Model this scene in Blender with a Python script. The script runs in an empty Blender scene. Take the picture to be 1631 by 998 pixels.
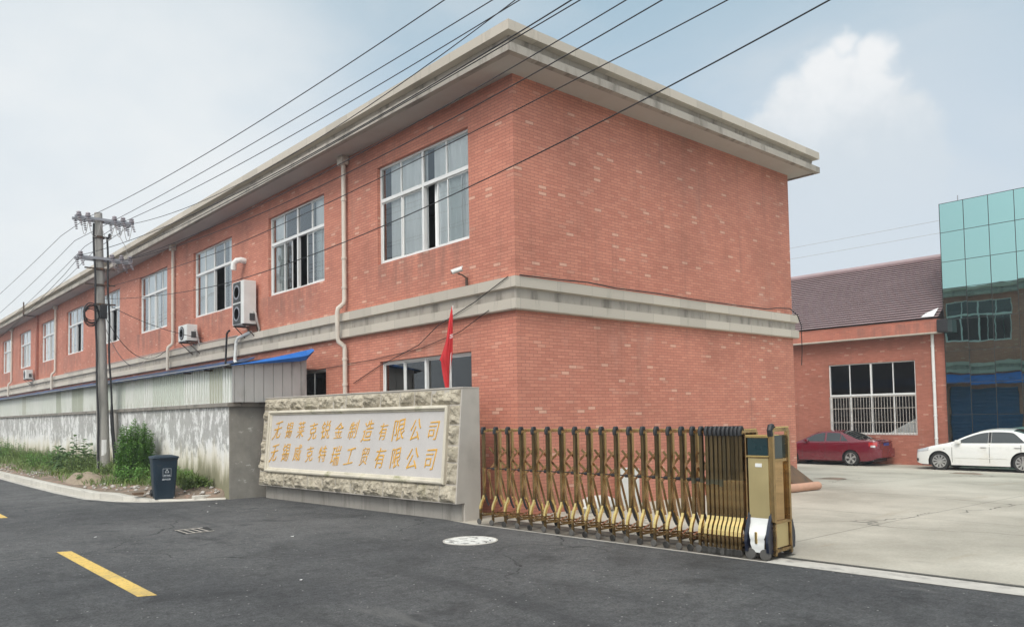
import bpy, bmesh, math, random
from mathutils import Vector, Matrix, noise
R = math.radians
random.seed(11)
sc = bpy.context.scene
col = sc.collection

# ------------------------------------------------------------------ camera
CAM = Vector((-9.37, -10.40, 1.80))
yaw, pitch, roll = R(41.619), R(2.594), R(-0.9937)
fw = Vector((math.sin(yaw)*math.cos(pitch), math.cos(yaw)*math.cos(pitch), math.sin(pitch)))
rt = Vector((math.cos(yaw), -math.sin(yaw), 0)); up = rt.cross(fw)
rt2 = rt*math.cos(roll) + up*math.sin(roll); up2 = -rt*math.sin(roll) + up*math.cos(roll)
cam = bpy.data.cameras.new('camera'); camo = bpy.data.objects.new('camera', cam); col.objects.link(camo)
camo.matrix_world = Matrix((( rt2.x, up2.x, -fw.x, CAM.x), (rt2.y, up2.y, -fw.y, CAM.y), (rt2.z, up2.z, -fw.z, CAM.z), (0, 0, 0, 1)))
cam.sensor_fit = 'HORIZONTAL'; cam.sensor_width = 36; cam.lens = 1242.7/1631*36
cam.shift_y = 106.2/1631; cam.clip_start = .05; cam.clip_end = 3000
sc.camera = camo

# ------------------------------------------------------------------ light
EXPOSURE = 0.04
SUN_EL, SUN_AZ = R(47), R(243)          # azimuth measured from +Y towards +X
sund = Vector((math.sin(SUN_AZ)*math.cos(SUN_EL), math.cos(SUN_AZ)*math.cos(SUN_EL), math.sin(SUN_EL)))
sun = bpy.data.lights.new('sun', 'SUN'); suno = bpy.data.objects.new('sun', sun); col.objects.link(suno)
sun.energy = 1.5; sun.angle = R(20); sun.color = (1, .95, .88)
suno.rotation_euler = (-sund).to_track_quat('-Z', 'Y').to_euler()
sc.view_settings.view_transform = 'Standard'; sc.view_settings.look = 'None'
sc.view_settings.exposure = EXPOSURE; sc.view_settings.gamma = 1; sc.view_settings.use_curve_mapping = False
sc.cycles.max_bounces = 8; sc.cycles.transparent_max_bounces = 16

class NT:
    """tiny node-tree writer"""
    def __init__(s, tree): s.t = tree; s.n = tree.nodes; s.l = tree.links; s.n.clear()
    def node(s, typ, _props=None, **ins):
        n = s.n.new(typ)
        for k, v in (_props or {}).items(): setattr(n, k, v)
        for k, v in ins.items():
            s.set(n, k.replace('_', ' '), v)
        return n
    def set(s, n, k, v):
        sock = n.inputs[int(k[1:])] if (k[0] == 'i' and k[1:].isdigit()) else n.inputs[k]
        if isinstance(v, bpy.types.NodeSocket): s.l.new(v, sock)
        else:
            if sock.type == 'RGBA' and len(v) == 3: v = (*v, 1)
            sock.default_value = v
    def math(s, op, a, b=None, c=None, clamp=False):
        n = s.n.new('ShaderNodeMath'); n.operation = op; n.use_clamp = clamp
        for i, v in enumerate((a, b, c)):
            if v is not None: s.set(n, 'i%d' % i, v)
        return n.outputs[0]
    def vmath(s, op, a, b=None):
        n = s.n.new('ShaderNodeVectorMath'); n.operation = op
        s.set(n, 'i0', a)
        if b is not None: s.set(n, 'i1', b)
        return n.outputs['Value'] if op in ('DOT_PRODUCT', 'DISTANCE', 'LENGTH') else n.outputs[0]
    def mix(s, f, a, b, typ='MIX'):
        n = s.n.new('ShaderNodeMix'); n.data_type = 'RGBA'; n.blend_type = typ
        s.set(n, 'i0', f); s.set(n, 'i6', a); s.set(n, 'i7', b)
        return n.outputs[2]
    def ramp(s, f, stops, interp='LINEAR'):
        n = s.n.new('ShaderNodeValToRGB'); n.color_ramp.interpolation = interp
        e = n.color_ramp.elements
        while len(e) < len(stops): e.new(.5)
        for el, (p, c) in zip(e, stops):
            el.position = p; el.color = (c, c, c, 1) if isinstance(c, (int, float)) else (*c, 1)
        s.set(n, 'Fac', f); return n.outputs[0]
    def smooth(s, v, a, b, lo=0, hi=1):
        n = s.n.new('ShaderNodeMapRange'); n.interpolation_type = 'SMOOTHSTEP'
        for i, x in enumerate((v, a, b, lo, hi)): s.set(n, 'i%d' % i, x)
        return n.outputs[0]
    def noise(s, vec, scale, detail=4, rough=.55, dist=0):
        return s.node('ShaderNodeTexNoise', Vector=vec, Scale=scale, Detail=detail, Roughness=rough, Distortion=dist).outputs[0]
    def mapping(s, vec, scale=(1, 1, 1), loc=(0, 0, 0)):
        return s.node('ShaderNodeMapping', Vector=vec, Scale=scale, Location=loc).outputs[0]

# ------------------------------------------------------------------ sky
w = bpy.data.worlds.new('World'); sc.world = w; w.use_nodes = True
T = NT(w.node_tree)
d = T.node('ShaderNodeTexCoord').outputs['Generated']
sep = T.node('ShaderNodeSeparateXYZ', Vector=d).outputs
sky = T.node('ShaderNodeTexSky', dict(sky_type='NISHITA', sun_disc=False, sun_elevation=SUN_EL, sun_rotation=SUN_AZ, dust_density=3.0))
zz = T.math('MAXIMUM', sep[2], 0.0)
grad = T.ramp(zz, [(0, (.74, .79, .84)), (.18, (.64, .735, .825)), (.32, (.50, .635, .76)), (.50, (.40, .555, .66)), (.75, (.58, .71, .78))])
den = T.math('ADD', zz, .25)
flat = T.node('ShaderNodeCombineXYZ', X=T.math('DIVIDE', sep[0], den), Y=T.math('DIVIDE', sep[1], den), Z=T.math('MULTIPLY', sep[2], 2.0)).outputs[0]
n1 = T.noise(flat, 1.35, 6, .55, .3)
n2 = T.noise(T.mapping(flat, loc=(3.1, 7.7, 0)), .6, 3, .5)
veil = T.math('ADD', T.math('MULTIPLY', T.smooth(n1, .42, .66), T.smooth(n2, .36, .60)), T.math('MULTIPLY', T.smooth(T.noise(T.mapping(flat, loc=(11, 3, 0), scale=(1, .6, 1)), 2.6, 7, .6), .48, .72), .35), clamp=True)
c1 = T.mix(T.math('MULTIPLY', veil, .42), grad, (.78, .81, .83))
left = T.vmath('DOT_PRODUCT', d, (.20, .955, .22))
lf = T.math('MULTIPLY', T.smooth(left, .90, 1.0), T.math('ADD', .35, T.math('MULTIPLY', n1, 1.0)))
c1 = T.mix(lf, c1, (.91, .94, .945))
# one tall cumulus over the yard
def shake(vec, scale, amp, det):
    wob = T.node('ShaderNodeTexNoise', Vector=vec, Scale=scale, Detail=det, Roughness=.58)
    n = T.node('ShaderNodeVectorMath', dict(operation='SCALE')); T.set(n, 'i0', T.vmath('SUBTRACT', wob.outputs['Color'], (.5, .5, .5))); n.inputs['Scale'].default_value = amp
    return T.vmath('ADD', vec, n.outputs[0])
dd = shake(shake(d, 13.0, .045, 3.0), 42.0, .022, 7.0)
dist = None
for c, r in (((.834, .384, .397), .014), ((.832, .404, .372), .026), ((.852, .357, .382), .022), ((.827, .433, .357), .024), ((.866, .352, .346), .022), ((.845, .402, .352), .040), ((.856, .385, .335), .055), ((.842, .425, .300), .075), ((.875, .380, .275), .085)):
    v = Vector(c).normalized()
    e = T.math('SUBTRACT', T.vmath('DISTANCE', dd, tuple(v)), r)
    dist = e if dist is None else T.math('SMOOTH_MIN', dist, e, .006)
body = T.smooth(dist, .010, -.010)
soft = T.smooth(T.vmath('DISTANCE', d, tuple(Vector((.872, .40, .255)).normalized())), .30, .02)
c1 = T.mix(T.math('MULTIPLY', soft, .55), c1, (.76, .81, .85))
fade = T.smooth(sep[2], .20, .385)
cm = T.math('MULTIPLY', body, fade)
shade = T.smooth(T.math('ADD', T.math('ADD', sep[2], T.math('MULTIPLY', dist, -.5)), T.math('MULTIPLY', T.math('SUBTRACT', T.noise(d, 24, 5, .6), .5), .12)), .30, .40)
ccol = T.mix(shade, (.74, .79, .82), (.93, .945, .95))
c1 = T.mix(cm, c1, ccol)
mul = T.node('ShaderNodeVectorMath', dict(operation='SCALE')); T.set(mul, 'i0', c1); mul.inputs['Scale'].default_value = 9.9
# sky glow round the hidden sun, unseen behind the camera, raised as fill light
glow = T.math('POWER', T.math('MAXIMUM', T.vmath('DOT_PRODUCT', d, tuple(sund)), 0.0), 3.0)
gsc = T.node('ShaderNodeVectorMath', dict(operation='SCALE')); T.set(gsc, 'i0', (1.0, .97, .92)); T.set(gsc, 'Scale', T.math('MULTIPLY', glow, 19.0))
tot = T.vmath('ADD', T.mix(.93, sky.outputs[0], mul.outputs[0]), gsc.outputs[0])
bg = T.node('ShaderNodeBackground', Color=tot, Strength=.10)
T.l.new(bg.outputs[0], T.node('ShaderNodeOutputWorld').inputs[0])

# ------------------------------------------------------------------ materials
def newmat(name):
    m = bpy.data.materials.new(name); m.use_nodes = True
    t = NT(m.node_tree); b = t.node('ShaderNodeBsdfPrincipled')
    o = t.node('ShaderNodeOutputMaterial'); t.l.new(b.outputs[0], o.inputs[0])
    return m, t, b
def coords(t, kind='Object'): return t.node('ShaderNodeTexCoord').outputs[kind]
def mat(name, base, rough=.6, metal=0, var=.18, scale=3.0, bump=0, bscale=40, spec=.4, dark=None, dscale=1.2, dlo=.5, dhi=.7, stretch=(1, 1, 1), coat=0):
    m, t, b = newmat(name)
    v = t.mapping(coords(t), stretch)
    n = t.noise(v, scale, 6, .6)
    f = t.ramp(n, [(.25, 1-var), (.75, 1+var*.6)])
    c = t.mix(1.0, base, f, 'MULTIPLY')
    if dark: c = t.mix(t.smooth(t.noise(t.mapping(v, loc=(5, 2, 9)), dscale, 5, .62), dlo, dhi), c, dark)
    t.set(b, 'Base Color', c); t.set(b, 'Metallic', metal); t.set(b, 'Specular IOR Level', spec)
    t.set(b, 'Roughness', t.math('ADD', t.math('MULTIPLY', t.math('SUBTRACT', n, .5), .25), rough, clamp=True))
    if coat: t.set(b, 'Coat Weight', coat); t.set(b, 'Coat Roughness', .05)
    if bump:
        bn = t.node('ShaderNodeBump', Strength=bump, Distance=.01, Height=t.noise(v, bscale, 5, .65))
        t.set(b, 'Normal', bn.outputs[0])
    return m

def brick_mat(name, a, b2, light, thr=.981, mort=(.30, .125, .09), bw=.205, rh=.061, ms=.0045):
    m, t, b = newmat(name)
    uv = coords(t, 'UV')
    br = t.node('ShaderNodeTexBrick', dict(offset=.5, squash=1.0), Vector=uv, Color1=(0, 0, 0), Color2=(1, 1, 1), Mortar=(.5, .5, .5), Scale=1.0, Mortar_Size=ms, Mortar_Smooth=.25, Bias=0.0, Brick_Width=bw, Row_Height=rh)
    rnd = br.outputs[0]; mask = br.outputs[1]
    c = t.mix(rnd, a, b2)
    wthr = t.noise(uv, .45, 4, .6)
    c = t.mix(t.math('MULTIPLY', t.math('GREATER_THAN', rnd, thr), .85), c, light)
    c = t.mix(t.math('MULTIPLY', t.math('GREATER_THAN', t.math('FRACT', t.math('MULTIPLY', rnd, 37.7)), .975), .35), c, light)
    c = t.mix(mask, c, mort)
    c = t.mix(1.0, c, t.ramp(wthr, [(.25, .76), (.5, 1.0), (.75, 1.12)]), 'MULTIPLY')
    st = t.noise(t.mapping(uv, (2.4, .16, 1)), 1.0, 7, .68)
    c = t.mix(t.smooth(st, .50, .76, 0, .38), c, (.17, .095, .075))
    c = t.mix(t.smooth(t.noise(t.mapping(uv, (.9, .5, 1), (4, 8, 0)), 1.0, 6, .65), .56, .74, 0, .28), c, (.50, .29, .23))
    us = t.node('ShaderNodeSeparateXYZ', Vector=uv).outputs
    fx = t.math('MULTIPLY', t.math('FRACT', t.math('DIVIDE', t.math('ADD', us[0], 4.70), 6.02)), 6.02)
    ins = t.math('MULTIPLY', t.smooth(fx, -.2, .4), t.smooth(fx, 3.8, 3.0))
    zb_ = t.math('MULTIPLY', t.smooth(us[1], 4.2, 5.1), t.math('LESS_THAN', us[1], 5.25))
    face = t.math('LESS_THAN', t.node('ShaderNodeSeparateXYZ', Vector=t.node('ShaderNodeNewGeometry').outputs['True Normal']).outputs[0], -.5)
    drip = t.math('MULTIPLY', t.math('MULTIPLY', ins, zb_), t.math('MULTIPLY', face, t.smooth(t.noise(t.mapping(uv, (2.0, .3, 1), (7, 1, 0)), 1.6, 6, .65), .38, .68, 0, .62)))
    c = t.mix(drip, c, (.16, .10, .085))
    fine = t.noise(uv, 60, 3, .6)
    c = t.mix(1.0, c, t.ramp(fine, [(.2, .90), (.8, 1.08)]), 'MULTIPLY')
    t.set(b, 'Base Color', c); t.set(b, 'Roughness', .72); t.set(b, 'Specular IOR Level', .3)
    h = t.math('SUBTRACT', t.math('MULTIPLY', fine, .15), mask)
    t.set(b, 'Normal', t.node('ShaderNodeBump', Strength=.5, Distance=.006, Height=h).outputs[0])
    return m

def stone_mat(name, base, joint, bw, rh=9.0, off=.0, var=.25, stain=(.16, .15, .13), sl=.52, sh=.75, bump=.25, sspread=(2.2, .5, 1), ms=.006):
    m, t, b = newmat(name)
    uv = coords(t, 'UV')
    br = t.node('ShaderNodeTexBrick', dict(offset=off, squash=1.0), Vector=uv, Color1=(0, 0, 0), Color2=(1, 1, 1), Mortar=(.5, .5, .5), Scale=1.0, Mortar_Size=ms, Mortar_Smooth=.3, Bias=0.0, Brick_Width=bw, Row_Height=rh)
    c = t.mix(1.0, base, t.ramp(br.outputs[0], [(0, 1-var*.5), (1, 1+var*.35)]), 'MULTIPLY')
    n = t.noise(t.mapping(uv, sspread), 1.6, 7, .66)
    c = t.mix(t.smooth(n, sl, sh, 0, .75), c, stain)
    sp = t.noise(uv, 90, 3, .7)
    c = t.mix(1.0, c, t.ramp(sp, [(.25, .82), (.75, 1.12)]), 'MULTIPLY')
    c = t.mix(t.math('MULTIPLY', br.outputs[1], .7), c, joint)
    t.set(b, 'Base Color', c); t.set(b, 'Roughness', .8); t.set(b, 'Specular IOR Level', .25)
    t.set(b, 'Normal', t.node('ShaderNodeBump', Strength=bump, Distance=.006, Height=t.math('SUBTRACT', sp, br.outputs[1])).outputs[0])
    return m

M = {}
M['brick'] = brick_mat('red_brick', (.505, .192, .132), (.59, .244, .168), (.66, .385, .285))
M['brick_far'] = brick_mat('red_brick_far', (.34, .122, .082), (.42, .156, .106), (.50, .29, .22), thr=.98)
M['brick_plain'] = brick_mat('orange_brick', (.44, .155, .105), (.50, .185, .125), (.56, .20, .13), thr=.99, bw=.2, ms=.003)
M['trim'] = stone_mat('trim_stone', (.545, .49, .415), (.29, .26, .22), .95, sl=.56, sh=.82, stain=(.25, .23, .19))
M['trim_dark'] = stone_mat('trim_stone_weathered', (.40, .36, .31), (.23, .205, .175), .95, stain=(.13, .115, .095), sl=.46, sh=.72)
M['soffit'] = mat('painted_soffit', (.50, .475, .435), .85, var=.10, scale=.7, dark=(.45, .40, .35), dscale=.8, dlo=.55, dhi=.8)
M['roof'] = mat('roof_concrete', (.32, .31, .29), .9)
M['alu'] = mat('white_aluminium', (.74, .74, .72), .45, var=.08)
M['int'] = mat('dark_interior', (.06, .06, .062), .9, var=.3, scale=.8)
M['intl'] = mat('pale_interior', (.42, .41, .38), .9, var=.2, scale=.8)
M['pipe'] = mat('cream_pipe', (.62, .56, .48), .55, var=.12, dark=(.38, .32, .26), dscale=1.5, dlo=.58, dhi=.8)
M['white'] = mat('white_plastic', (.72, .72, .69), .5, var=.1, dark=(.45, .42, .37), dscale=2, dlo=.55, dhi=.8)
M['black'] = mat('black_plastic', (.022, .022, .024), .5)
M['cable'] = mat('black_cable', (.02, .02, .022), .55)
M['gcable'] = mat('grey_cable', (.40, .38, .36), .6)
M['grille'] = mat('dark_grille', (.06, .06, .06), .6)
M['iron'] = mat('rusty_iron', (.10, .075, .06), .7, metal=.3, dark=(.16, .07, .03), dscale=9)
M['steel'] = mat('galvanised_steel', (.36, .36, .38), .5, metal=.6)
M['porc'] = mat('grey_porcelain', (.30, .27, .29), .3)
M['pole'] = mat('pole_concrete', (.36, .34, .31), .85, var=.22, scale=2, bump=.2, dark=(.22, .21, .19), dscale=1.5, stretch=(1, 1, .35))
M['blue'] = mat('blue_sheet_metal', (.02, .16, .55), .45, var=.12, scale=2, dark=(.02, .10, .32), dscale=2)
M['blued'] = mat('dirty_blue_roof', (.045, .085, .20), .6, var=.3, scale=2, dark=(.05, .06, .085), dscale=1.5, dlo=.40, dhi=.6)
M['greyp'] = mat('grey_panel', (.42, .42, .405), .55, var=.10, scale=1.5, dark=(.26, .255, .24), dscale=2, stretch=(1, 1, .3))
M['bronze'] = mat('bronze_steel', (.48, .32, .14), .24, metal=.9, var=.2, scale=6, dark=(.16, .10, .042), dscale=4, dlo=.5, dhi=.72)
M['bronze2'] = mat('brown_bronze_bar', (.70, .40, .19), .2, metal=.8, var=.2, scale=6)
M['gold'] = mat('polished_gold_steel', (.86, .62, .25), .16, metal=1, var=.06)
M['goldp'] = mat('satin_gold_sheet', (.60, .48, .24), .34, metal=.7, var=.05, dark=(.36, .29, .16), dscale=3.5, dlo=.62, dhi=.72)
M['film'] = mat('olive_film', (.075, .066, .036), .4, var=.3, scale=8)
M['film2'] = mat('tarnished_bronze', (.19, .13, .06), .32, metal=.7, var=.3, scale=7)
M['navy'] = mat('navy_paint', (.008, .012, .027), .3, var=.15, spec=.6)
M['screen'] = mat('dark_screen', (.008, .030, .035), .08, spec=.8, var=.1)
M['mirror'] = mat('bronze_mirror', (.55, .36, .17), .03, metal=1, var=.15, scale=5)
M['rubber'] = mat('rubber', (.025, .024, .023), .75)
M['dirtrub'] = mat('dusty_caster', (.09, .085, .078), .8)
M['gran'] = mat('grey_granite', (.45, .41, .36), .75, var=.10, scale=2.5, bump=.1, bscale=200, dark=(.33, .30, .26), dscale=1.0, dlo=.5, dhi=.8)
M['plinth'] = stone_mat('plinth_stone', (.33, .305, .27), (.18, .17, .15), .78, rh=.6, stain=(.14, .13, .11), sl=.45, sh=.75)
M['kerb'] = stone_mat('kerb_stone', (.56, .53, .47), (.25, .23, .2), .9, sl=.5, sh=.75, stain=(.30, .28, .24))
M['gutter'] = mat('gutter_concrete', (.50, .47, .42), .9, var=.2, dark=(.28, .26, .24), dscale=3)
M['cap'] = mat('coping_concrete', (.26, .235, .205), .9, var=.25, scale=4, bump=.3, dark=(.12, .115, .10), dscale=3)
M['red'] = mat('red_flag_cloth', (.55, .03, .035), .8, var=.12, scale=5)
M['yellow'] = None
M['bin'] = mat('navy_bin_plastic', (.012, .028, .045), .48, var=.25, scale=3, dark=(.05, .055, .06), dscale=5, dlo=.6, dhi=.8)
M['binmark'] = mat('white_print', (.55, .58, .60), .6)
M['paper'] = mat('white_paper', (.75, .74, .72), .8)
M['oldpaint'] = mat('worn_white_paint', (.68, .67, .63), .8, var=.2, scale=9, dark=(.26, .25, .23), dscale=7, dlo=.50, dhi=.62)
M['dirt_shade'] = mat('dirt_shade_concrete', (.16, .145, .12), .85, var=.3, scale=7, dark=(.07, .06, .05), dscale=4, dlo=.45, dhi=.65)  # concrete below the gate: dirt and the gate's shade in one dark colour
M['soil'] = mat('verge_soil', (.20, .155, .115), .95, var=.35, scale=6, bump=.8, bscale=25, dark=(.30, .20, .15), dscale=2.2, dlo=.48, dhi=.6)
M['mound'] = mat('dry_earth', (.30, .235, .17), .95, var=.3, scale=9, bump=.8, bscale=30)
M['rubble'] = mat('pale_rubble', (.46, .43, .39), .9, var=.3, scale=8)
M['brownbd'] = mat('rusty_board', (.15, .085, .045), .6, var=.3, scale=4, dark=(.09, .055, .035), dscale=4)
M['roll'] = mat('pink_pipe', (.55, .31, .21), .6, var=.15, scale=4)
M['bag'] = mat('white_sack', (.66, .65, .61), .8, var=.2)
M['shutter'] = mat('blue_shutter', (.015, .10, .26), .5, var=.2)
M['groove'] = mat('dark_groove', (.03, .03, .03), .8)

def glass_mat(name, tint, refl=1.0, wav=.02):
    m = bpy.data.materials.new(name); m.use_nodes = True; t = NT(m.node_tree)
    tr = t.node('ShaderNodeBsdfTransparent', Color=tint)
    n = t.noise(coords(t), 1.7, 2)
    bmp = t.node('ShaderNodeBump', Strength=wav, Distance=.05, Height=n).outputs[0]
    gl = t.node('ShaderNodeBsdfGlossy', Color=(.95, .96, .95), Roughness=.015, Normal=bmp)
    fr = t.node('ShaderNodeFresnel', IOR=1.5, Normal=bmp)
    f = t.math('MULTIPLY', fr.outputs[0], 2.0*refl, clamp=True)
    mx = t.node('ShaderNodeMixShader', i0=f, i1=tr.outputs[0], i2=gl.outputs[0])
    t.l.new(mx.outputs[0], t.node('ShaderNodeOutputMaterial').inputs[0]); return m
M['glass'] = glass_mat('window_glass', (.92, .95, .95), 1.1)
M['glassd'] = glass_mat('dusty_dark_glass', (.50, .56, .58), 1.0)
M['glassw'] = glass_mat('workshop_glass', (.85, .87, .88), .22)
M['carglass'] = glass_mat('car_glass', (.16, .20, .20), 1.2)
def curtain():
    m, t, b = newmat('sheer_curtain')
    v = t.mapping(coords(t), (1, 1, .12)); n = t.noise(v, 5, 4)
    t.set(b, 'Base Color', t.ramp(n, [(.2, (.74, .745, .73)), (.8, (.95, .945, .93))])); t.set(b, 'Roughness', .9)
    return m
M['curtain'] = curtain()
def mirrorglass():
    m, t, b = newmat('teal_mirror_glass')
    n = t.noise(coords(t), .9, 2, .5)
    t.set(b, 'Base Color', (.30, .49, .465)); t.set(b, 'Metallic', 1.0); t.set(b, 'Roughness', .015)
    t.set(b, 'Normal', t.node('ShaderNodeBump', Strength=.022, Distance=.10, Height=n).outputs[0]); return m
M['teal'] = mirrorglass()
def asphalt():
    m, t, b = newmat('asphalt')
    v = coords(t); big = t.noise(v, .22, 5, .6); med = t.noise(v, 1.6, 6, .68); mid = t.noise(v, 11, 5, .72); fin = t.noise(v, 42, 4, .78)
    c = t.mix(t.smooth(big, .3, .7), (.080, .080, .082), (.150, .148, .145))
    c = t.mix(1.0, c, t.ramp(med, [(.28, .70), (.5, 1.0), (.75, 1.22)]), 'MULTIPLY')
    c = t.mix(1.0, c, t.ramp(mid, [(.28, .62), (.5, 1.0), (.72, 1.35)]), 'MULTIPLY')
    c = t.mix(1.0, c, t.ramp(fin, [(.26, .42), (.5, 1.0), (.74, 1.75)]), 'MULTIPLY')
    pt = t.noise(t.mapping(v, loc=(9, 4, 0)), .8, 6, .72)
    c = t.mix(t.smooth(pt, .54, .66, 0, .68), c, (.045, .045, .047))
    c = t.mix(t.smooth(t.noise(t.mapping(v, (2.2, .14, 1), (1, 5, 0)), 1.0, 5, .6), .54, .72, 0, .55), c, (.055, .055, .057))
    wv = t.node('ShaderNodeTexNoise', Vector=v, Scale=1.1, Detail=5.0)
    wsc = t.node('ShaderNodeVectorMath', dict(operation='SCALE')); t.set(wsc, 'i0', wv.outputs['Color']); wsc.inputs['Scale'].default_value = 1.4
    cr = t.node('ShaderNodeTexVoronoi', dict(feature='DISTANCE_TO_EDGE'), Vector=t.vmath('ADD', v, wsc.outputs[0]), Scale=.23)
    c = t.mix(t.math('MULTIPLY', t.smooth(cr.outputs[0], .006, .002), t.smooth(big, .44, .56, 0, .75)), c, (.03, .03, .031))
    pt2 = t.noise(t.mapping(v, (1.5, .4, 1), (2, 14, 0)), .7, 5, .7)
    c = t.mix(t.smooth(pt2, .60, .72, 0, .5), c, (.20, .195, .185))
    vor = t.node('ShaderNodeTexVoronoi', dict(feature='F1'), Vector=v, Scale=17.0)
    c = t.mix(t.math('MULTIPLY', t.math('LESS_THAN', vor.outputs['Distance'], .17), t.math('GREATER_THAN', t.node('ShaderNodeSeparateXYZ', Vector=vor.outputs['Color']).outputs[0], .93)), c, (.42, .41, .39))
    t.set(b, 'Base Color', c); t.set(b, 'Specular IOR Level', .3)
    t.set(b, 'Roughness', t.ramp(pt, [(.3, .9), (.7, .68)]))
    t.set(b, 'Normal', t.node('ShaderNodeBump', Strength=1.0, Distance=.03, Height=t.math('ADD', fin, t.math('MULTIPLY', mid, 1.5))).outputs[0]); return m
M['asphalt'] = asphalt()
def concrete():
    m, t, b = newmat('yard_concrete')
    v = coords(t); big = t.noise(v, .25, 6, .65); fin = t.noise(v, 30, 5, .7); st = t.noise(t.mapping(v, (1.2, .5, 1), (3, 1, 0)), .8, 6, .7)
    c = t.mix(t.smooth(big, .32, .68), (.345, .318, .262), (.535, .498, .42))
    c = t.mix(1.0, c, t.ramp(fin, [(.2, .80), (.8, 1.14)]), 'MULTIPLY')
    c = t.mix(t.smooth(st, .58, .74, 0, .6), c, (.24, .225, .19))
    st2 = t.noise(t.mapping(v, (.3, 1.4, 1), (8, 2, 0)), .9, 5, .65)
    c = t.mix(t.smooth(st2, .60, .74, 0, .5), c, (.33, .27, .19))
    # slab joints and wandering cracks
    wv = t.node('ShaderNodeTexNoise', Vector=v, Scale=.7, Detail=4.0)
    wsc = t.node('ShaderNodeVectorMath', dict(operation='SCALE')); t.set(wsc, 'i0', wv.outputs['Color']); wsc.inputs['Scale'].default_value = 1.6
    vc = t.vmath('ADD', v, wsc.outputs[0])
    cr = t.node('ShaderNodeTexVoronoi', dict(feature='DISTANCE_TO_EDGE'), Vector=vc, Scale=.17)
    c = t.mix(t.smooth(cr.outputs[0], .0034, .0012, 0, .8), c, (.10, .095, .085))
    br = t.node('ShaderNodeTexBrick', dict(offset=0, squash=1.0), Vector=t.mapping(v, loc=(1.3, .85, 0)), Scale=1.0, Mortar_Size=.010, Brick_Width=6.0, Row_Height=4.0, Mortar_Smooth=.1)
    c = t.mix(t.math('MULTIPLY', br.outputs[1], .75), c, (.12, .115, .10))
    t.set(b, 'Base Color', c); t.set(b, 'Roughness', .85); t.set(b, 'Specular IOR Level', .25)
    t.set(b, 'Normal', t.node('ShaderNodeBump', Strength=.3, Distance=.01, Height=fin).outputs[0]); return m
M['concrete'] = concrete()
def plaster():
    m, t, b = newmat('peeling_plaster')
    uv = coords(t, 'UV'); z = t.node('ShaderNodeSeparateXYZ', Vector=uv).outputs[1]
    st = t.noise(t.mapping(uv, (1.7, 1.0, 1)), 1.5, 10, .74, .25); big = t.noise(uv, .5, 4, .6); fin = t.noise(t.mapping(uv, (6, 1.8, 1)), 2.2, 8, .72)
    c = t.mix(fin, (.60, .59, .565), (.87, .86, .84))
    pe = t.math('ADD', t.math('ADD', t.math('MULTIPLY', st, .50), t.math('MULTIPLY', big, .25)), t.math('MULTIPLY', fin, .30))
    hz = t.smooth(z, .5, 1.6, -.07, .012)
    pk = t.smooth(t.math('ADD', pe, hz), .511, .540)
    c = t.mix(t.math('MULTIPLY', pk, .85), c, t.mix(t.noise(uv, 9, 5, .7), (.22, .215, .20), (.46, .445, .42)))
    pk2 = t.smooth(t.math('ADD', t.noise(t.mapping(uv, (2.6, 1.1, 1), (7, 3, 0)), 2.4, 9, .75), hz), .60, .63)
    c = t.mix(t.math('MULTIPLY', pk2, .8), c, (.27, .26, .235))
    dr = t.math('ADD', z, t.math('MULTIPLY', t.math('SUBTRACT', t.noise(t.mapping(uv, (1.6, .3, 1)), 1.5, 6, .7), .5), 1.5))
    c = t.mix(t.smooth(dr, 1.35, .60, 0, .62), c, (.55, .47, .29))
    c = t.mix(t.smooth(dr, .92, .45, 0, .88), c, t.mix(st, (.10, .105, .05), (.26, .24, .15)))
    jt = t.node('ShaderNodeTexBrick', dict(offset=0, squash=1.0), Vector=uv, Scale=1.0, Mortar_Size=.008, Brick_Width=2.4, Row_Height=20.0)
    c = t.mix(t.math('MULTIPLY', jt.outputs[1], .7), c, (.2, .19, .17))
    t.set(b, 'Base Color', c); t.set(b, 'Roughness', .9); t.set(b, 'Specular IOR Level', .2)
    t.set(b, 'Normal', t.node('ShaderNodeBump', Strength=.6, Distance=.012, Height=t.math('SUBTRACT', t.math('MULTIPLY', fin, .4), pk)).outputs[0]); return m
M['plaster'] = plaster()
def cement():
    m, t, b = newmat('bare_cement')
    uv = coords(t, 'UV'); z = t.node('ShaderNodeSeparateXYZ', Vector=uv).outputs[1]
    st = t.noise(t.mapping(uv, (1.6, 1.2, 1)), 1.6, 8, .7)
    c = t.mix(st, (.10, .10, .09), (.40, .37, .32))
    c = t.mix(t.smooth(t.noise(t.mapping(uv, (1, 2, 1), (4, 4, 0)), 2.6, 6, .7), .60, .68, 0, .7), c, (.58, .56, .52))
    c = t.mix(t.smooth(z, 1.75, 2.25, 0, .7), c, (.075, .075, .07))
    t.set(b, 'Base Color', c); t.set(b, 'Roughness', .92)
    t.set(b, 'Normal', t.node('ShaderNodeBump', Strength=.5, Distance=.02, Height=st).outputs[0]); return m
M['cement'] = cement()
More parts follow.
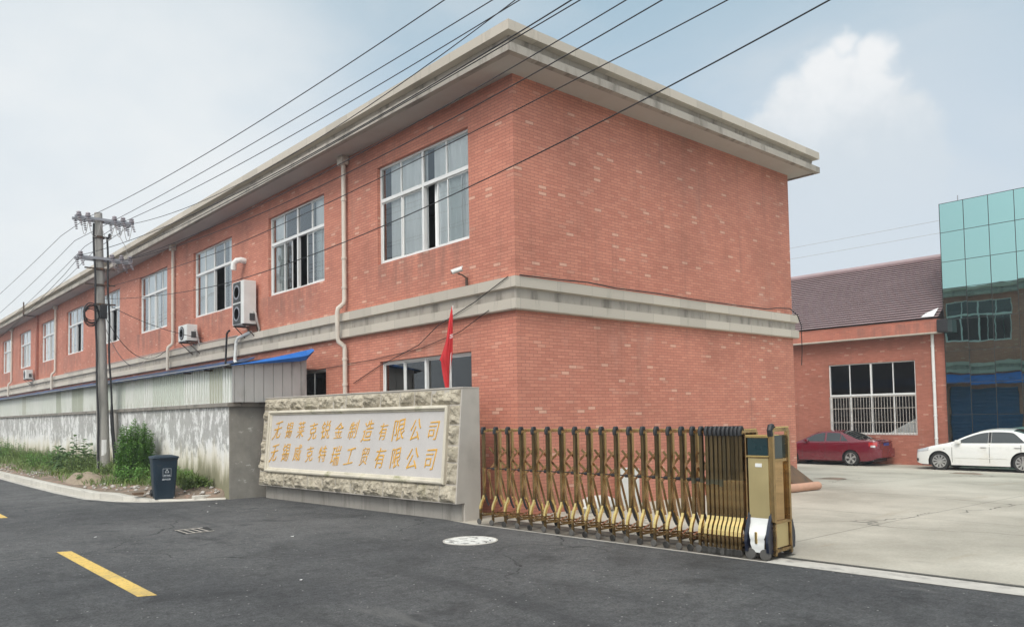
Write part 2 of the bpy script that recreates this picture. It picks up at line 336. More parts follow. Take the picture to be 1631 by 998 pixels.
def corrug():
    m, t, b = newmat('corrugated_sheet')
    uv = coords(t, 'UV')
    br = t.node('ShaderNodeTexBrick', dict(offset=0, squash=1.0), Vector=uv, Color1=(0, 0, 0), Color2=(1, 1, 1), Scale=1.0, Mortar_Size=.006, Bias=0.0, Brick_Width=.86, Row_Height=20.0)
    r = br.outputs[0]
    c = t.ramp(r, [(0, (.66, .67, .62)), (.22, (.54, .58, .50)), (.38, (.27, .29, .20)), (.50, (.72, .72, .68)), (.70, (.40, .40, .31)), (.80, (.64, .66, .60))], 'CONSTANT')
    st = t.noise(t.mapping(uv, (9, .5, 1)), 1.5, 7, .7)
    c = t.mix(t.smooth(st, .50, .72, 0, .65), c, (.22, .23, .15))
    lo = t.node('ShaderNodeSeparateXYZ', Vector=uv).outputs[1]
    rs = t.noise(t.mapping(uv, (5, 1, 1), (2, 2, 0)), 2.0, 6, .7)
    c = t.mix(t.math('MULTIPLY', t.smooth(lo, 2.75, 2.25), t.smooth(rs, .45, .65, 0, .5)), c, (.25, .20, .13))
    t.set(b, 'Base Color', c); t.set(b, 'Roughness', .6); t.set(b, 'Specular IOR Level', .3); return m
M['corr'] = corrug()
def rough_stone():
    m, t, b = newmat('rough_split_stone')
    v = coords(t); n = t.noise(v, 7, 8, .7); n2 = t.noise(v, 1.4, 4, .6); f = t.noise(v, 55, 4, .7)
    c = t.mix(t.smooth(n, .26, .62), (.21, .18, .13), (.54, .48, .375))
    c = t.mix(t.smooth(n2, .54, .72, 0, .4), c, (.27, .25, .14))
    c = t.mix(1.0, c, t.ramp(f, [(.2, .72), (.8, 1.15)]), 'MULTIPLY')
    t.set(b, 'Base Color', c); t.set(b, 'Roughness', .92); t.set(b, 'Specular IOR Level', .2)
    t.set(b, 'Normal', t.node('ShaderNodeBump', Strength=1.0, Distance=.03, Height=t.math('ADD', n, t.math('MULTIPLY', f, .35))).outputs[0]); return m
M['stone'] = rough_stone()
M['mould'] = mat('moulding_stone', (.58, .53, .43), .8, var=.18, scale=3, bump=.2, dark=(.22, .22, .10), dscale=2.2, dlo=.52, dhi=.72)
def panel():
    m, t, b = newmat('sign_granite')
    v = coords(t); f = t.noise(v, 120, 3, .8); n = t.noise(t.mapping(v, (1, 1, .35)), 2.2, 6, .65)
    c = t.mix(n, (.47, .44, .415), (.585, .55, .525)); c = t.mix(1.0, c, t.ramp(f, [(.25, .80), (.75, 1.15)]), 'MULTIPLY')
    t.set(b, 'Base Color', c); t.set(b, 'Roughness', .6); return m
M['panel'] = panel()
M['leaf_gold'] = mat('gold_lettering', (.72, .385, .055), .42, metal=.08, var=.25, scale=9)
def yellow():
    m, t, b = newmat('yellow_road_paint')
    v = coords(t); n = t.noise(v, 22, 6, .75); n2 = t.noise(v, 4, 4)
    c = t.mix(n2, (.62, .40, .085), (.74, .52, .16)); c = t.mix(t.smooth(n, .53, .64, 0, .8), c, (.17, .14, .08)); c = t.mix(t.smooth(t.noise(v, 1.7, 6, .7), .50, .70, 0, .5), c, (.30, .24, .13))
    t.set(b, 'Base Color', c); t.set(b, 'Roughness', .8); return m
M['yellow'] = yellow()
def tile():
    m, t, b = newmat('brown_roof_tile')
    v = coords(t); n = t.noise(v, 1.2, 6, .65)
    t.set(b, 'Base Color', t.mix(n, (.27, .185, .185), (.42, .315, .32))); t.set(b, 'Roughness', .38); t.set(b, 'Specular IOR Level', .6); return m
M['tile'] = tile()
def leafm(name, a, b2):
    m, t, b = newmat(name)
    v = coords(t); n = t.noise(v, 3.5, 4, .7); n2 = t.node('ShaderNodeNewGeometry').outputs['Random Per Island']
    c = t.mix(t.math('ADD', t.math('MULTIPLY', n, .5), t.math('MULTIPLY', n2, .5)), a, b2)
    t.set(b, 'Base Color', c); t.set(b, 'Roughness', .55); t.set(b, 'Specular IOR Level', .35)
    try: t.set(b, 'Subsurface Weight', 0.0)
    except Exception: pass
    tl = t.node('ShaderNodeBsdfTranslucent', Color=c); mx = t.node('ShaderNodeMixShader', i0=.25, i1=b.outputs[0], i2=tl.outputs[0])
    o = [n for n in t.n if n.type == 'OUTPUT_MATERIAL'][0]; t.l.new(mx.outputs[0], o.inputs[0]); return m
M['leaf1'] = leafm('weed_leaf_bright', (.06, .17, .03), (.20, .38, .075))
M['leaf2'] = leafm('weed_leaf_broad', (.05, .12, .04), (.20, .30, .12))
M['leaf3'] = leafm('grass_leaf', (.06, .125, .03), (.25, .32, .09))
M['stem'] = mat('green_stem', (.10, .14, .05), .7)

# ------------------------------------------------------------------ mesh helpers
OFF = {}
class MB:
    def __init__(s): s.bm = bmesh.new()
    def poly(s, pts):
        return s.bm.faces.new([s.bm.verts.new(p) for p in pts])
    def box(s, a, b, bev=0):
        x0, y0, z0 = a; x1, y1, z1 = b
        x0, x1 = min(x0, x1), max(x0, x1); y0, y1 = min(y0, y1), max(y0, y1); z0, z1 = min(z0, z1), max(z0, z1)
        v = [s.bm.verts.new(p) for p in ((x0,y0,z0),(x1,y0,z0),(x1,y1,z0),(x0,y1,z0),(x0,y0,z1),(x1,y0,z1),(x1,y1,z1),(x0,y1,z1))]
        fs = [s.bm.faces.new([v[i] for i in q]) for q in ((0,3,2,1),(4,5,6,7),(0,1,5,4),(1,2,6,5),(2,3,7,6),(3,0,4,7))]
        if bev:
            es = list({e for f in fs for e in f.edges})
            bmesh.ops.bevel(s.bm, geom=es, offset=bev, segments=2, affect='EDGES', profile=.6)
        return s
    def prism(s, pts2, axis, a, b):
        """extrude the 2-D outline along an axis ('x','y','z') from a to b"""
        def P(p, t): return (t, p[0], p[1]) if axis == 'x' else (p[0], t, p[1]) if axis == 'y' else (p[0], p[1], t)
        A = [s.bm.verts.new(P(p, a)) for p in pts2]; B = [s.bm.verts.new(P(p, b)) for p in pts2]; n = len(pts2)
        s.bm.faces.new(A[::-1]); s.bm.faces.new(B)
        for i in range(n): s.bm.faces.new((A[i], A[(i+1) % n], B[(i+1) % n], B[i]))
        return s
    def loft(s, rings, closed=True, caps=True):
        V = [[s.bm.verts.new(p) for p in r] for r in rings]; n = len(V[0])
        for a, b in zip(V, V[1:]):
            for i in range(n if closed else n-1):
                s.bm.faces.new((a[i], a[(i+1) % n], b[(i+1) % n], b[i]))
        if caps and closed:
            s.bm.faces.new(V[0][::-1]); s.bm.faces.new(V[-1])
        return s
    def tube(s, pts, r, n=8, rx=None, square=False):
        pts = [Vector(p) for p in pts]; rings = []; prev = None
        rr = r if isinstance(r, (list, tuple)) else [r]*len(pts)
        for i, p in enumerate(pts):
            t = (pts[min(i+1, len(pts)-1)]-pts[max(i-1, 0)]).normalized()
            if prev is None:
                a = Vector((0, 0, 1)) if abs(t.z) < .9 else Vector((1, 0, 0))
                u = t.cross(a).normalized()
            else:
                u = (prev - t*prev.dot(t)).normalized()
            v = t.cross(u); prev = u
            k = 1.0
            if 0 < i < len(pts)-1:
                t0 = (pts[i]-pts[i-1]).normalized(); t1 = (pts[i+1]-pts[i]).normalized()
                k = 1/max(.5, math.cos(t0.angle(t1, 0)/2))
            ph = math.pi/4 if square else 0
            rings.append([p + (u*math.cos(ph+2*math.pi*j/n) + v*math.sin(ph+2*math.pi*j/n))*rr[i]*(k if square else 1) for j in range(n)])
        return s.loft(rings)
    def lathe(s, prof, c=(0, 0, 0), axis='z', n=24, caps=True):
        c = Vector(c); rings = []
        for r, h in prof:
            ring = []
            for j in range(n):
                a = 2*math.pi*j/n; x, y = r*math.cos(a), r*math.sin(a)
                ring.append(c + (Vector((x, y, h)) if axis == 'z' else Vector((h, x, y)) if axis == 'x' else Vector((y, h, x))))
            rings.append(ring)
        return s.loft(rings, caps=caps)
    def build(s, name, m, parent=None, smooth=False, angle=35, local=False, recalc=True):
        bm = s.bm
        if recalc: bmesh.ops.recalc_face_normals(bm, faces=bm.faces)
        uv = bm.loops.layers.uv.new('UVMap'); bm.normal_update()
        for f in bm.faces:
            n = f.normal; ax = max(range(3), key=lambda i: abs(n[i]))
            for l in f.loops:
                c = l.vert.co; l[uv].uv = (c.y, c.z) if ax == 0 else (c.x, c.z) if ax == 1 else (c.x, c.y)
        off = OFF.get(parent.name, Vector()) if (parent and not local) else Vector()
        if off.length: bmesh.ops.translate(bm, verts=bm.verts, vec=-off)
        me = bpy.data.meshes.new(name); bm.to_mesh(me); bm.free()
        if m: me.materials.append(m)
        if smooth:
            me.shade_smooth(); me.set_sharp_from_angle(angle=R(angle))
        o = bpy.data.objects.new(name, me); col.objects.link(o)
        if parent: o.parent = parent; OFF[o.name] = off
        return o
def tag(o, label, cat, group=None):
    o['label'] = label; o['category'] = cat
    if group: o['group'] = group
    return o
def thing(name, label, cat, loc=(0, 0, 0), rz=0, group=None):
    o = bpy.data.objects.new(name, None); col.objects.link(o); o.empty_display_size = .3
    o.location = loc; o.rotation_euler = (0, 0, rz); OFF[o.name] = Vector(loc)
    return tag(o, label, cat, group)
def struct(o, kind='structure'): o['kind'] = kind; return o
def copy_tree(o, parent=None):
    c = o.copy(); col.objects.link(c)
    if parent: c.parent = parent
    for ch in list(o.children): copy_tree(ch, c)
    return c
def lerp(a, b, t): return a+(b-a)*t
def interp(tab, x):
    if x <= tab[0][0]: return tab[0][1]
    for (a, va), (b, vb) in zip(tab, tab[1:]):
        if x <= b: return lerp(va, vb, (x-a)/(b-a))
    return tab[-1][1]
def smooth_interp(tab, x):
    """monotone-ish cubic through the table"""
    n = len(tab)
    if x <= tab[0][0]: return tab[0][1]
    if x >= tab[-1][0]: return tab[-1][1]
    for i in range(n-1):
        if x <= tab[i+1][0]:
            x0, y0 = tab[i]; x1, y1 = tab[i+1]; h = x1-x0
            s = (y1-y0)/h
            m0 = s if i == 0 else (y1-tab[i-1][1])/(x1-tab[i-1][0]); m1 = s if i == n-2 else (tab[i+2][1]-y0)/(tab[i+2][0]-x0)
            t = (x-x0)/h
            return (2*t**3-3*t*t+1)*y0+(t**3-2*t*t+t)*h*m0+(-2*t**3+3*t*t)*y1+(t**3-t*t)*h*m1

# ------------------------------------------------------------------ ground
GX = lambda y: -1.06 + .055*(-.2-y)          # road edge along the gate rail
def yard_z(x): return -.5*min(1, max(0, (x+.6)/22.6))**1.5
m = MB(); m.poly([(-900, -900, -1.0), (900, -900, -1.0), (900, 900, -1.0), (-900, 900, -1.0)])
struct(m.build('ground', M['concrete']))
m = MB(); m.poly([(-40, -60, 0), (GX(-60)-.13, -60, 0), (GX(-.2)-.13, -.2, 0), (-.9, 3, 0), (-.9, 7.0, 0), (-2.2, 7.45, 0), (-2.2, 160, 0), (-40, 160, 0)])
struct(m.build('road', M['asphalt']))
m = MB(); m.poly([(-300, -300, -.05), (-40, -300, -.05), (-40, 600, -.05), (-300, 600, -.05)]); struct(m.build('far_field', M['soil']))
xs = [-.2+.75*i for i in range(42)]; ys = [-60+3*i for i in range(21)]
m = MB(); rows = []
for y in ys+[3, 7, 40]:
    rows.append([(GX(min(y, 0))-.13+ (0 if i == 0 else .0), y, 0) if i == 0 else (x, y, yard_z(x)-.001) for i, x in enumerate([0]+xs)])
for a, b in zip(rows, rows[1:]):
    for i in range(len(a)-1): m.poly((a[i], a[i+1], b[i+1], b[i]))
bmesh.ops.remove_doubles(m.bm, verts=m.bm.verts, dist=.0005)
struct(m.build('yard', M['concrete'], smooth=True))
# pale threshold strip with the rail groove
def strip(name, offs0, offs1, z, mt, y0=-.25, y1=-40):
    m = MB(); m.poly([(GX(y0)+offs0, y0, z), (GX(y1)+offs0, y1, z), (GX(y1)+offs1, y1, z), (GX(y0)+offs1, y0, z)]); return m.build(name, mt)
struct(strip('gate_threshold', -.132, .24, .005, M['gutter'], -5.35)); struct(strip('gate_threshold', -.132, -.085, .005, M['gutter'], -.25, -5.35)); struct(strip('gate_dirt_shade', -.085, .62, .005, M['dirt_shade'], -.25, -5.35))  # last strip paints the shade under the gate, mixed with dirt
struct(strip('rail_slot', .27, .30, .006, M['groove'])); struct(strip('rail_slot', .33, .355, .006, M['groove']))
for x_, y0, y1 in ((0, 2.12, -1.80), (.10, 13.0, 7.42)):
    m = MB(); m.poly([(-6.85+x_, y0, .004), (-6.68+x_, y0-.08, .004), (-6.71+x_, y1, .004), (-6.88+x_, y1+.08, .004)]); struct(m.build('road_marking', M['yellow']))

# verge between kerb and perimeter wall
K = [(-4.68, 60), (-4.68, 21.5), (-4.65, 16.4), (-4.59, 12.7), (-4.47, 10.2), (-4.12, 8.95), (-3.76, 8.34), (-3.27, 7.98), (-2.72, 7.70), (-2.33, 7.52)]
def kerb_pts(step=.35):
    P = []; 
    for (a, b) in zip(K, K[1:]):
        L = math.hypot(b[0]-a[0], b[1]-a[1]); n = max(1, int(L/step))
        for i in range(n): P.append((lerp(a[0], b[0], i/n), lerp(a[1], b[1], i/n)))
    return P+[K[-1]]
KP = kerb_pts()
def kerb_h(x, y): return .03+.13*min(1, max(0, (y-8.1)/1.2))
m = MB(); rings = []; gr = []
for i, p in enumerate(KP):
    q0 = KP[max(0, i-1)]; q1 = KP[min(len(KP)-1, i+1)]
    t = Vector((q1[0]-q0[0], q1[1]-q0[1])).normalized(); nrm = Vector((-t.y, t.x))    # towards the wall side
    if nrm.x < 0 and p[1] > 9: nrm = -nrm
    if p[1] <= 9 and nrm.y < 0: nrm = -nrm
    h = kerb_h(*p); P = lambda o, z: (p[0]+nrm.x*o, p[1]+nrm.y*o, z)
    rings.append([P(0, -.05), P(.0, h-.02), P(.02, h), P(.15, h+.002), P(.15, -.05)])
    gr.append([P(-.20, .004), P(0, .006)])
m.loft(rings); struct(m.build('kerb', M['kerb']))
m = MB()
for a, b in zip(gr, gr[1:]): m.poly((a[0], a[1], b[1], b[0]))
struct(m.build('gutter', M['gutter']))
def verge_z(x, y, f): return kerb_h(x, y)-.02+.20*f+.05*f*noise.noise(Vector((x*2.1, y*1.3, 3)))+.03*noise.noise(Vector((x*5, y*5, 1)))
m = MB(); rows = []
for p in KP:
    y = p[1] if p[1] > 8.9 else p[1]
    rows.append([Vector((lerp(p[0]+.12, -2.30, f), lerp(y, max(y, 7.55), f), verge_z(lerp(p[0], -2.3, f), y, f))) for f in [i/9 for i in range(10)]])
V = [[m.bm.verts.new(p) for p in r] for r in rows]
for a, b in zip(V, V[1:]):
    for i in range(9): m.bm.faces.new((a[i], a[i+1], b[i+1], b[i]))
struct(m.build('verge', M['soil'], smooth=True, angle=80))
def vz(x, y):
    kx = interp([(p[1], p[0]) for p in sorted(K, key=lambda p: p[1])], y); f = min(1, max(0, (x-kx)/(-2.3-kx))); return verge_z(x, y, f)

# ------------------------------------------------------------------ factory building
FB = thing('factory_building', 'long two storey red brick factory with grey stone cornice and string course along the road', 'building', (4.9, 33, 0))
YEND, WX = 66.0, 9.8
def facade(mb, axis, const, u0, u1, z0, z1, holes, depth, flip=1):
    """wall in plane axis=const with rectangular holes and reveals of the given depth (signed, into the wall)"""
    us = sorted({u0, u1, *[h[0] for h in holes], *[h[1] for h in holes]}); zs = sorted({z0, z1, *[h[2] for h in holes], *[h[3] for h in holes]})
    P = (lambda u, z, d=0: (const+d, u, z)) if axis == 'x' else (lambda u, z, d=0: (u, const+d, z))
    for a, b in zip(us, us[1:]):
        for c, e in zip(zs, zs[1:]):
            if any(h[0] <= a and b <= h[1] and h[2] <= c and e <= h[3] for h in holes): continue
            mb.poly((P(a, c), P(b, c), P(b, e), P(a, e)))
    for h in holes:
        a, b, c, e = h
        for q in (((a, c), (b, c)), ((b, c), (b, e)), ((b, e), (a, e)), ((a, e), (a, c))):
            mb.poly((P(*q[0]), P(*q[1]), P(*q[1], depth), P(*q[0], depth)))
UP = [(1.32, 4.63), (7.12, 10.36), (12.97, 16.24), (18.90, 22.18), (24.86, 28.15), (30.90, 34.30), (36.86, 40.35), (43.30, 46.75), (49.40, 52.85), (55.4, 58.8)]
LOW = [(1.31, 4.59, 1.0, 3.05), (7.07, 10.36, 1.0, 3.05)]
Z0U, Z1U = 5.24, 7.45
BK = [(3.0, 6.2, 5.5, 7.75), (9.2, 12.4, 5.5, 7.75), (15, 18.2, 5.5, 7.75), (2.7, 6.3, -.3, 2.95)]
m = MB()
facade(m, 'x', 0, 0, YEND, -.3, 8.05, [(a, b, Z0U, Z1U) for a, b in UP]+LOW, .24)
facade(m, 'y', 0, 0, WX, -.6, 8.05, [], 0)
facade(m, 'x', WX, 0, YEND, -.6, 8.05, BK, -.16)
m.poly(((0, YEND, -.3), (WX, YEND, -.3), (WX, YEND, 8.05), (0, YEND, 8.05)))
m.build('brick_wall', M['brick'], FB, recalc=False)
# inside: slab, partition and ground floor so that the windows look into rooms
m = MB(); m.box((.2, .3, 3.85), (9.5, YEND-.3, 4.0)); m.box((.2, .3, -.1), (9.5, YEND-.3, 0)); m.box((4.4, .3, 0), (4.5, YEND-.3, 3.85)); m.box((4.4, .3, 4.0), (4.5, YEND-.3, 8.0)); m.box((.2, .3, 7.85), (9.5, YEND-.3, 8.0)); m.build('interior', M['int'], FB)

def ring_profile(mb, prof, back=.57):
    """sweep an (overhang, z) profile round three sides of the building"""
    rows = []
    for o, z in prof:
        rows.append([(-o, YEND+.3, z), (-o, -o, z), (WX+o*back, -o, z), (WX+o*back, YEND+.3, z)])
    V = [[mb.bm.verts.new(p) for p in r] for r in rows]
    for a, b in zip(V, V[1:]):
        for i in range(3): mb.bm.faces.new((a[i], a[i+1], b[i+1], b[i]))
m = MB(); ring_profile(m, [(.30, 8.56), (.70, 8.56), (.70, 8.385), (.55, 8.375)]); m.build('cornice_cap', M['trim'], FB)
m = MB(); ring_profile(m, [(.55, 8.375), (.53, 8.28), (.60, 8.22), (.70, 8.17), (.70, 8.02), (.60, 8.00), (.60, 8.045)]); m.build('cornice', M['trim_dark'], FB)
m = MB(); ring_profile(m, [(.60, 8.045), (-.05, 8.047)]); m.build('soffit', M['soffit'], FB)
m = MB(); m.poly(((-.30, -.30, 8.50), (WX+.2, -.30, 8.50), (WX+.2, YEND+.3, 8.50), (-.30, YEND+.3, 8.50))); m.build('flat_roof', M['roof'], FB)
m = MB(); ring_profile(m, [(-.02, 4.302), (.12, 4.30), (.12, 4.11), (.05, 4.09)], 1); ring_profile(m, [(.05, 3.905), (.12, 3.90), (.12, 3.72), (.10, 3.70), (-.02, 3.70)], 1); m.build('string_course', M['trim'], FB)
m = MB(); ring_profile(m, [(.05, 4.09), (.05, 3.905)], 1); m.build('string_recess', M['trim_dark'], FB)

def window(y0, y1, z0, z1, x, parent, trans=.345, gaps={}, cover=(.0, 1.0), inx=1, glass='glass', curt=True, name='window'):
    """sliding window in the plane x=const; y1 is the image-left side. gaps: {quarter: fraction the sash is slid aside (sign = direction)}"""
    X = lambda d: x+(d+.02*(inx > 0 and x < 1))*inx
    fr = MB(); fw_ = .055
    zt = z1-(z1-z0)*trans if trans else z1
    a, b = y0+.004, y1-.004
    fr.box((X(.06), a, z0+.003), (X(.14), b, z0+.06)); fr.box((X(.06), a, z1-.045), (X(.14), b, z1-.003))
    fr.box((X(.06), a, z0+.06), (X(.14), a+.045, z1-.045)); fr.box((X(.06), b-.045, z0+.06), (X(.14), b, z1-.045))
    ym = (y0+y1)/2; q = (y1-y0)/4
    fr.box((X(.063), ym-.034, z0+.06), (X(.143), ym+.034, z1-.045))
    if trans:
        fr.box((X(.055), a+.045, zt-.038), (X(.137), ym-.034, zt+.038)); fr.box((X(.055), ym+.034, zt-.038), (X(.137), b-.045, zt+.038))
        for k in (1, 3): fr.box((X(.07), y0+q*k-.018, zt+.038), (X(.12), y0+q*k+.018, z1-.045))
    f = fr.build(name, M['alu'], parent)
    g = MB()
    if trans:
        for k in range(4): g.poly(((X(.09), y0+q*k+.02, zt), (X(.09), y0+q*(k+1)-.02, zt), (X(.09), y0+q*(k+1)-.02, z1-.05), (X(.09), y0+q*k+.02, z1-.05))[::-inx])
        g.build('fixed_pane', M[glass], f, recalc=False)
    top = zt-.038 if trans else z1-.045
    for k in range(4):                              # k = 0 at the image-left
        hi = y1-q*k; lo = hi-q; sh = gaps.get(k, 0)*q
        lo, hi = lo+sh, hi+sh; d = .085 if k in (0, 3) else .110
        s = MB(); t = .03
        lo2, hi2 = max(lo, y0+.047), min(hi, y1-.047)
        s.box((X(d), lo2, z0+.062), (X(d+.025), lo2+t, top)); s.box((X(d), hi2-t, z0+.062), (X(d+.025), hi2, top))
        s.box((X(d), lo2+t, z0+.062), (X(d+.025), hi2-t, z0+.062+t)); s.box((X(d), lo2+t, top-t), (X(d+.025), hi2-t, top))
        so = s.build('sash', M['alu'], f)
        gp = MB(); gp.poly(((X(d+.012), lo2+t, z0+.1), (X(d+.012), hi2-t, z0+.1), (X(d+.012), hi2-t, top-t), (X(d+.012), lo2+t, top-t))[::-inx]); gp.build('sash_pane', M[glass], f, recalc=False)
    if curt:
        for (c0, c1) in curt:
            cb = MB(); n = max(6, int((c1-c0)*(y1-y0)/.05)); A = []; B = []
            for i in range(n+1):
                yy = y1-(y1-y0)*lerp(c0, c1, i/n); xx = X(.19+.03*math.sin(i*1.9)+.02*math.sin(i*.7+y0))
                A.append(cb.bm.verts.new((xx, yy, z0-.05))); B.append(cb.bm.verts.new((xx, yy, z1+.05)))
            for i in range(n): cb.bm.faces.new((A[i], A[i+1], B[i+1], B[i]))
            cb.build('curtain', M['curtain'], f, smooth=True, angle=80)
    return f
G = [({2: -.55}, [(.07, .50), (.57, 1.0)]), ({1: .5, 2: -.55}, [(.0, .22), (.74, 1.0)]), ({2: -.95}, [(.02, .40), (.78, 1.0)]), ({}, [(.12, .62), (.68, .90)]), ({2: -.9}, [(.0, .5)]), ({2: -.8}, [(.1, .34), (.84, 1)]), ({}, [(.06, .5), (.6, .95)]), ({1: .4}, [(.5, 1)]), ({}, [(.05, .9)]), ({}, [(.1, .8)])]
for (a, b), (gp, cu) in zip(UP, G): window(a, b, Z0U, Z1U, 0, FB, gaps=gp, curt=cu)
for a, b, c, e in LOW: window(a, b, c, e, 0, FB, trans=0, curt=None, glass='glassd')
for a, b, c, e in BK[:3]: window(a, b, c, e, WX, FB, inx=-1, gaps={2: -.5}, curt=None, glass='glassd')
m = MB(); n = 34; rr = []
for i in range(n): rr.append((WX-.12+.02*(i % 2), 2.75+0, -.3+3.25*i/(n-1)))
for p, q in zip(rr, rr[1:]): m.poly((p, (p[0], 6.25, p[2]), (q[0], 6.25, q[2]), q))
m.build('roller_shutter', M['shutter'], FB)
m = MB(); m.prism([(WX+.02, 3.62), (WX+.9, 3.16), (WX+.9, 3.12), (WX+.02, 3.56)], 'y', 1.5, 14); m.build('rear_awning', M['blue'], FB)

def downpipe(y, zb, zjog=True, r=.055, top=8.0):
    m = MB(); x = -.09
    pts = [(x, y, top), (x, y, 4.62), (x-.02, y, 4.52), (x-.14, y+.06, 4.40), (x-.15, y+.08, 4.3), (x-.15, y+.08, 3.72), (x-.13, y+.07, 3.62), (x-.01, y+.0, 3.50), (x, y, 3.42), (x, y, zb)] if zb < 3.5 else [(x, y, top), (x, y, 4.62), (x-.02, y, 4.52), (x-.14, y+.06, 4.40), (x-.15, y+.08, 4.3), (x-.15, y+.08, zb)]
    m.tube(pts, r, 12)
    for z in (7.0, 5.6, 4.9) + ((3.2, 2.6) if zb < 3.3 else ()): m.lathe([(r+.004, -.03), (r+.012, -.025), (r+.012, .025), (r+.004, .03)], (x, y, z), n=12)
    m.box((x-.11, y-.13, top-.16), (x+.07, y+.13, top+.04), .01)
    m.build('downpipe', M['pipe'], FB, smooth=True)
for y, zb in ((5.98, 0), (18.0, 3.6), (36.35, 3.6), (48.9, 3.6)): downpipe(y, zb)
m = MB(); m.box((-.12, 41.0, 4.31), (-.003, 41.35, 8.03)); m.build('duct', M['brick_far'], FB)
m = MB(); m.tube([(-.74, 41.2, 7.98), (-.74, 41.2, 8.75)], .035, 8); m.tube([(-.74, 41.2, 7.98), (-.1, 41.2, 7.96)], .03, 8); m.build('vent_stack', M['iron'], FB)

# things hung on the facade -------------------------------------------------
def bracket(y0, y1, z, t, x1=-.5):
    for y in (y0, y1):
        mb = MB(); mb.box((x1, y-.02, z-.04), (-.002, y+.02, z)); mb.box((-.04, y-.02, z-.5), (-.001, y+.02, z-.04)); mb.tube([(x1+.04, y, z-.03), (-.03, y, z-.42)], .014, 6); mb.build('bracket', M['iron'], t)
def ac_unit(label, y0, y1, z0, z1, x0=-.5, x1=-.16, fans=1):
    t = thing('air_conditioner', label, 'air conditioner', (-.3, (y0+y1)/2, z0), 0, 'air conditioner units on the long facade')
    m = MB(); m.box((x0, y0, z0), (x1, y1, z1), .015); c = m.build('casing', M['white'], t)
    zs = [z0+(z1-z0)*(k+.5)/fans for k in range(fans)]; r = min((z1-z0)/fans*.42, (y1-y0)*.36)
    for z in zs:
        yc = y1-(y1-y0)*.42; g = MB()
        if fans > 1:
            g.box((x0-.012, yc-r, z-r*1.1), (x0-.001, yc+r, z+r*1.1))
        else: g.lathe([(r, -.012), (r, -.001)], (x0, yc, z), 'x', 24)
        f = g.build('fan_grille', M['grille'], t)
        g = MB()
        for k in range(1, 5): 
            q = r*k/5; g.lathe([(q-.004, -.02), (q+.004, -.02), (q+.004, -.013), (q-.004, -.013)], (x0, yc, z), 'x', 20)
        g.build('guard_ring', M['steel'], f)
    bracket(y0+.08, y1-.08, z0-.003, t, x0)
    m = MB(); m.tube([(x1-.08, y0-.02, z0+.35), (x1-.06, y0-.10, z0+.30), (x1-.02, y0-.12, z0+.05), (x1+.05, y0-.10, z0-.15), (-.03, y0, z0-.25)], .03, 8); m.build('refrigerant_pipe', M['gcable'], t, smooth=True)
    m = MB(); m.box((x1-.2, y0-.025, z0+.1), (x1-.05, y0-.002, z0+.3), .005); m.build('valve_cover', M['grille'], t)
ac_unit('tall white air conditioner with two stacked fans on the brick facade above the blue roof', 10.98, 11.78, 4.53, 5.77, -.46, -.09, 2)
ac_unit('small white single fan air conditioner beside the second drainpipe', 15.42, 16.22, 4.42, 4.95)
ac_unit('farthest small white air conditioner under the distant left windows', 41.7, 42.5, 4.40, 4.93)
m = MB(); m.tube([(.02, 11.95, 6.50), (-.14, 11.95, 6.52), (-.24, 12.0, 6.50), (-.30, 12.06, 6.42), (-.31, 12.08, 6.22)], .085, 14)
tag(m.build('vent_elbow', M['white'], smooth=True), 'pale curved vent pipe elbow coming out of the brick wall above the tall air conditioner', 'vent')
t = thing('security_camera', 'small white bullet security camera on a wall arm above the string course near the corner', 'camera', (-.1, 1.3, 4.4))
m = MB(); m.box((-.10, 1.30, 4.30), (-.06, 1.34, 4.47)); m.tube([(-.08, 1.32, 4.46), (-.16, 1.36, 4.52), (-.22, 1.42, 4.55)], .014, 6); m.build('arm', M['iron'], t)
m = MB(); m.tube([(-.17, 1.34, 4.63), (-.30, 1.49, 4.57)], .040, 12); h = m.build('body', M['white'], t, smooth=True)
m = MB(); m.tube([(-.301, 1.491, 4.5695), (-.309, 1.50, 4.566)], .03, 12); m.build('lens', M['black'], h)
m = MB(); m.tube([(-.165, 1.33, 4.675), (-.315, 1.51, 4.605)], .016, 6); m.build('sunshield', M['white'], h)
# loose cables on the walls
def cable(label, pts, r=.008, mt='cable', n=6, name='cable'):
    P = []
    for a, b in zip(pts, pts[1:]):
        for k in range(6): P.append(Vector(a).lerp(Vector(b), k/6)+Vector((0, 0, -.0)))
    P.append(Vector(pts[-1])); m = MB(); m.tube(P, r, n); return tag(m.build(name, M[mt], smooth=True), label, 'cable')
cable('thin black cable running along the top of the string course on the blank end wall', [(-.02, -.135, 4.315), (1.0, -.135, 4.33), (1.76, -.13, 4.36), (2.6, -.135, 4.325), (4.0, -.13, 4.34), (5.1, -.135, 4.325), (7.0, -.13, 4.33), (8.4, -.08, 4.36), (9.0, -.06, 4.44), (9.6, -.05, 4.47), (9.85, -.13, 4.30), (10.0, -.14, 4.05), (10.08, -.1, 3.4), (10.12, -.05, 3.0)], .012)
cable('slack dark cable drooping from the string course corner across the lower brick wall', [(-.14, .05, 4.30), (-.15, 1.0, 3.95), (-.14, 2.2, 3.62), (-.05, 3.0, 3.30), (-.03, 4.6, 2.95), (-.03, 5.7, 2.62)], .008)
cable('second slack thin cable across the brick above the dark ground floor window', [(-.14, .6, 3.75), (-.04, 1.6, 3.45), (-.03, 3.0, 3.22), (-.03, 4.8, 3.12), (-.03, 7.0, 3.05)], .007)
cable('grey cable lying along the string course from the pole to the small air conditioner', [(-.14, 12.2, 4.31), (-.14, 14.5, 4.32), (-.14, 18, 4.31), (-.14, 22, 4.33), (-.14, 26, 4.31), (-.14, 34, 4.32)], .012, 'gcable')
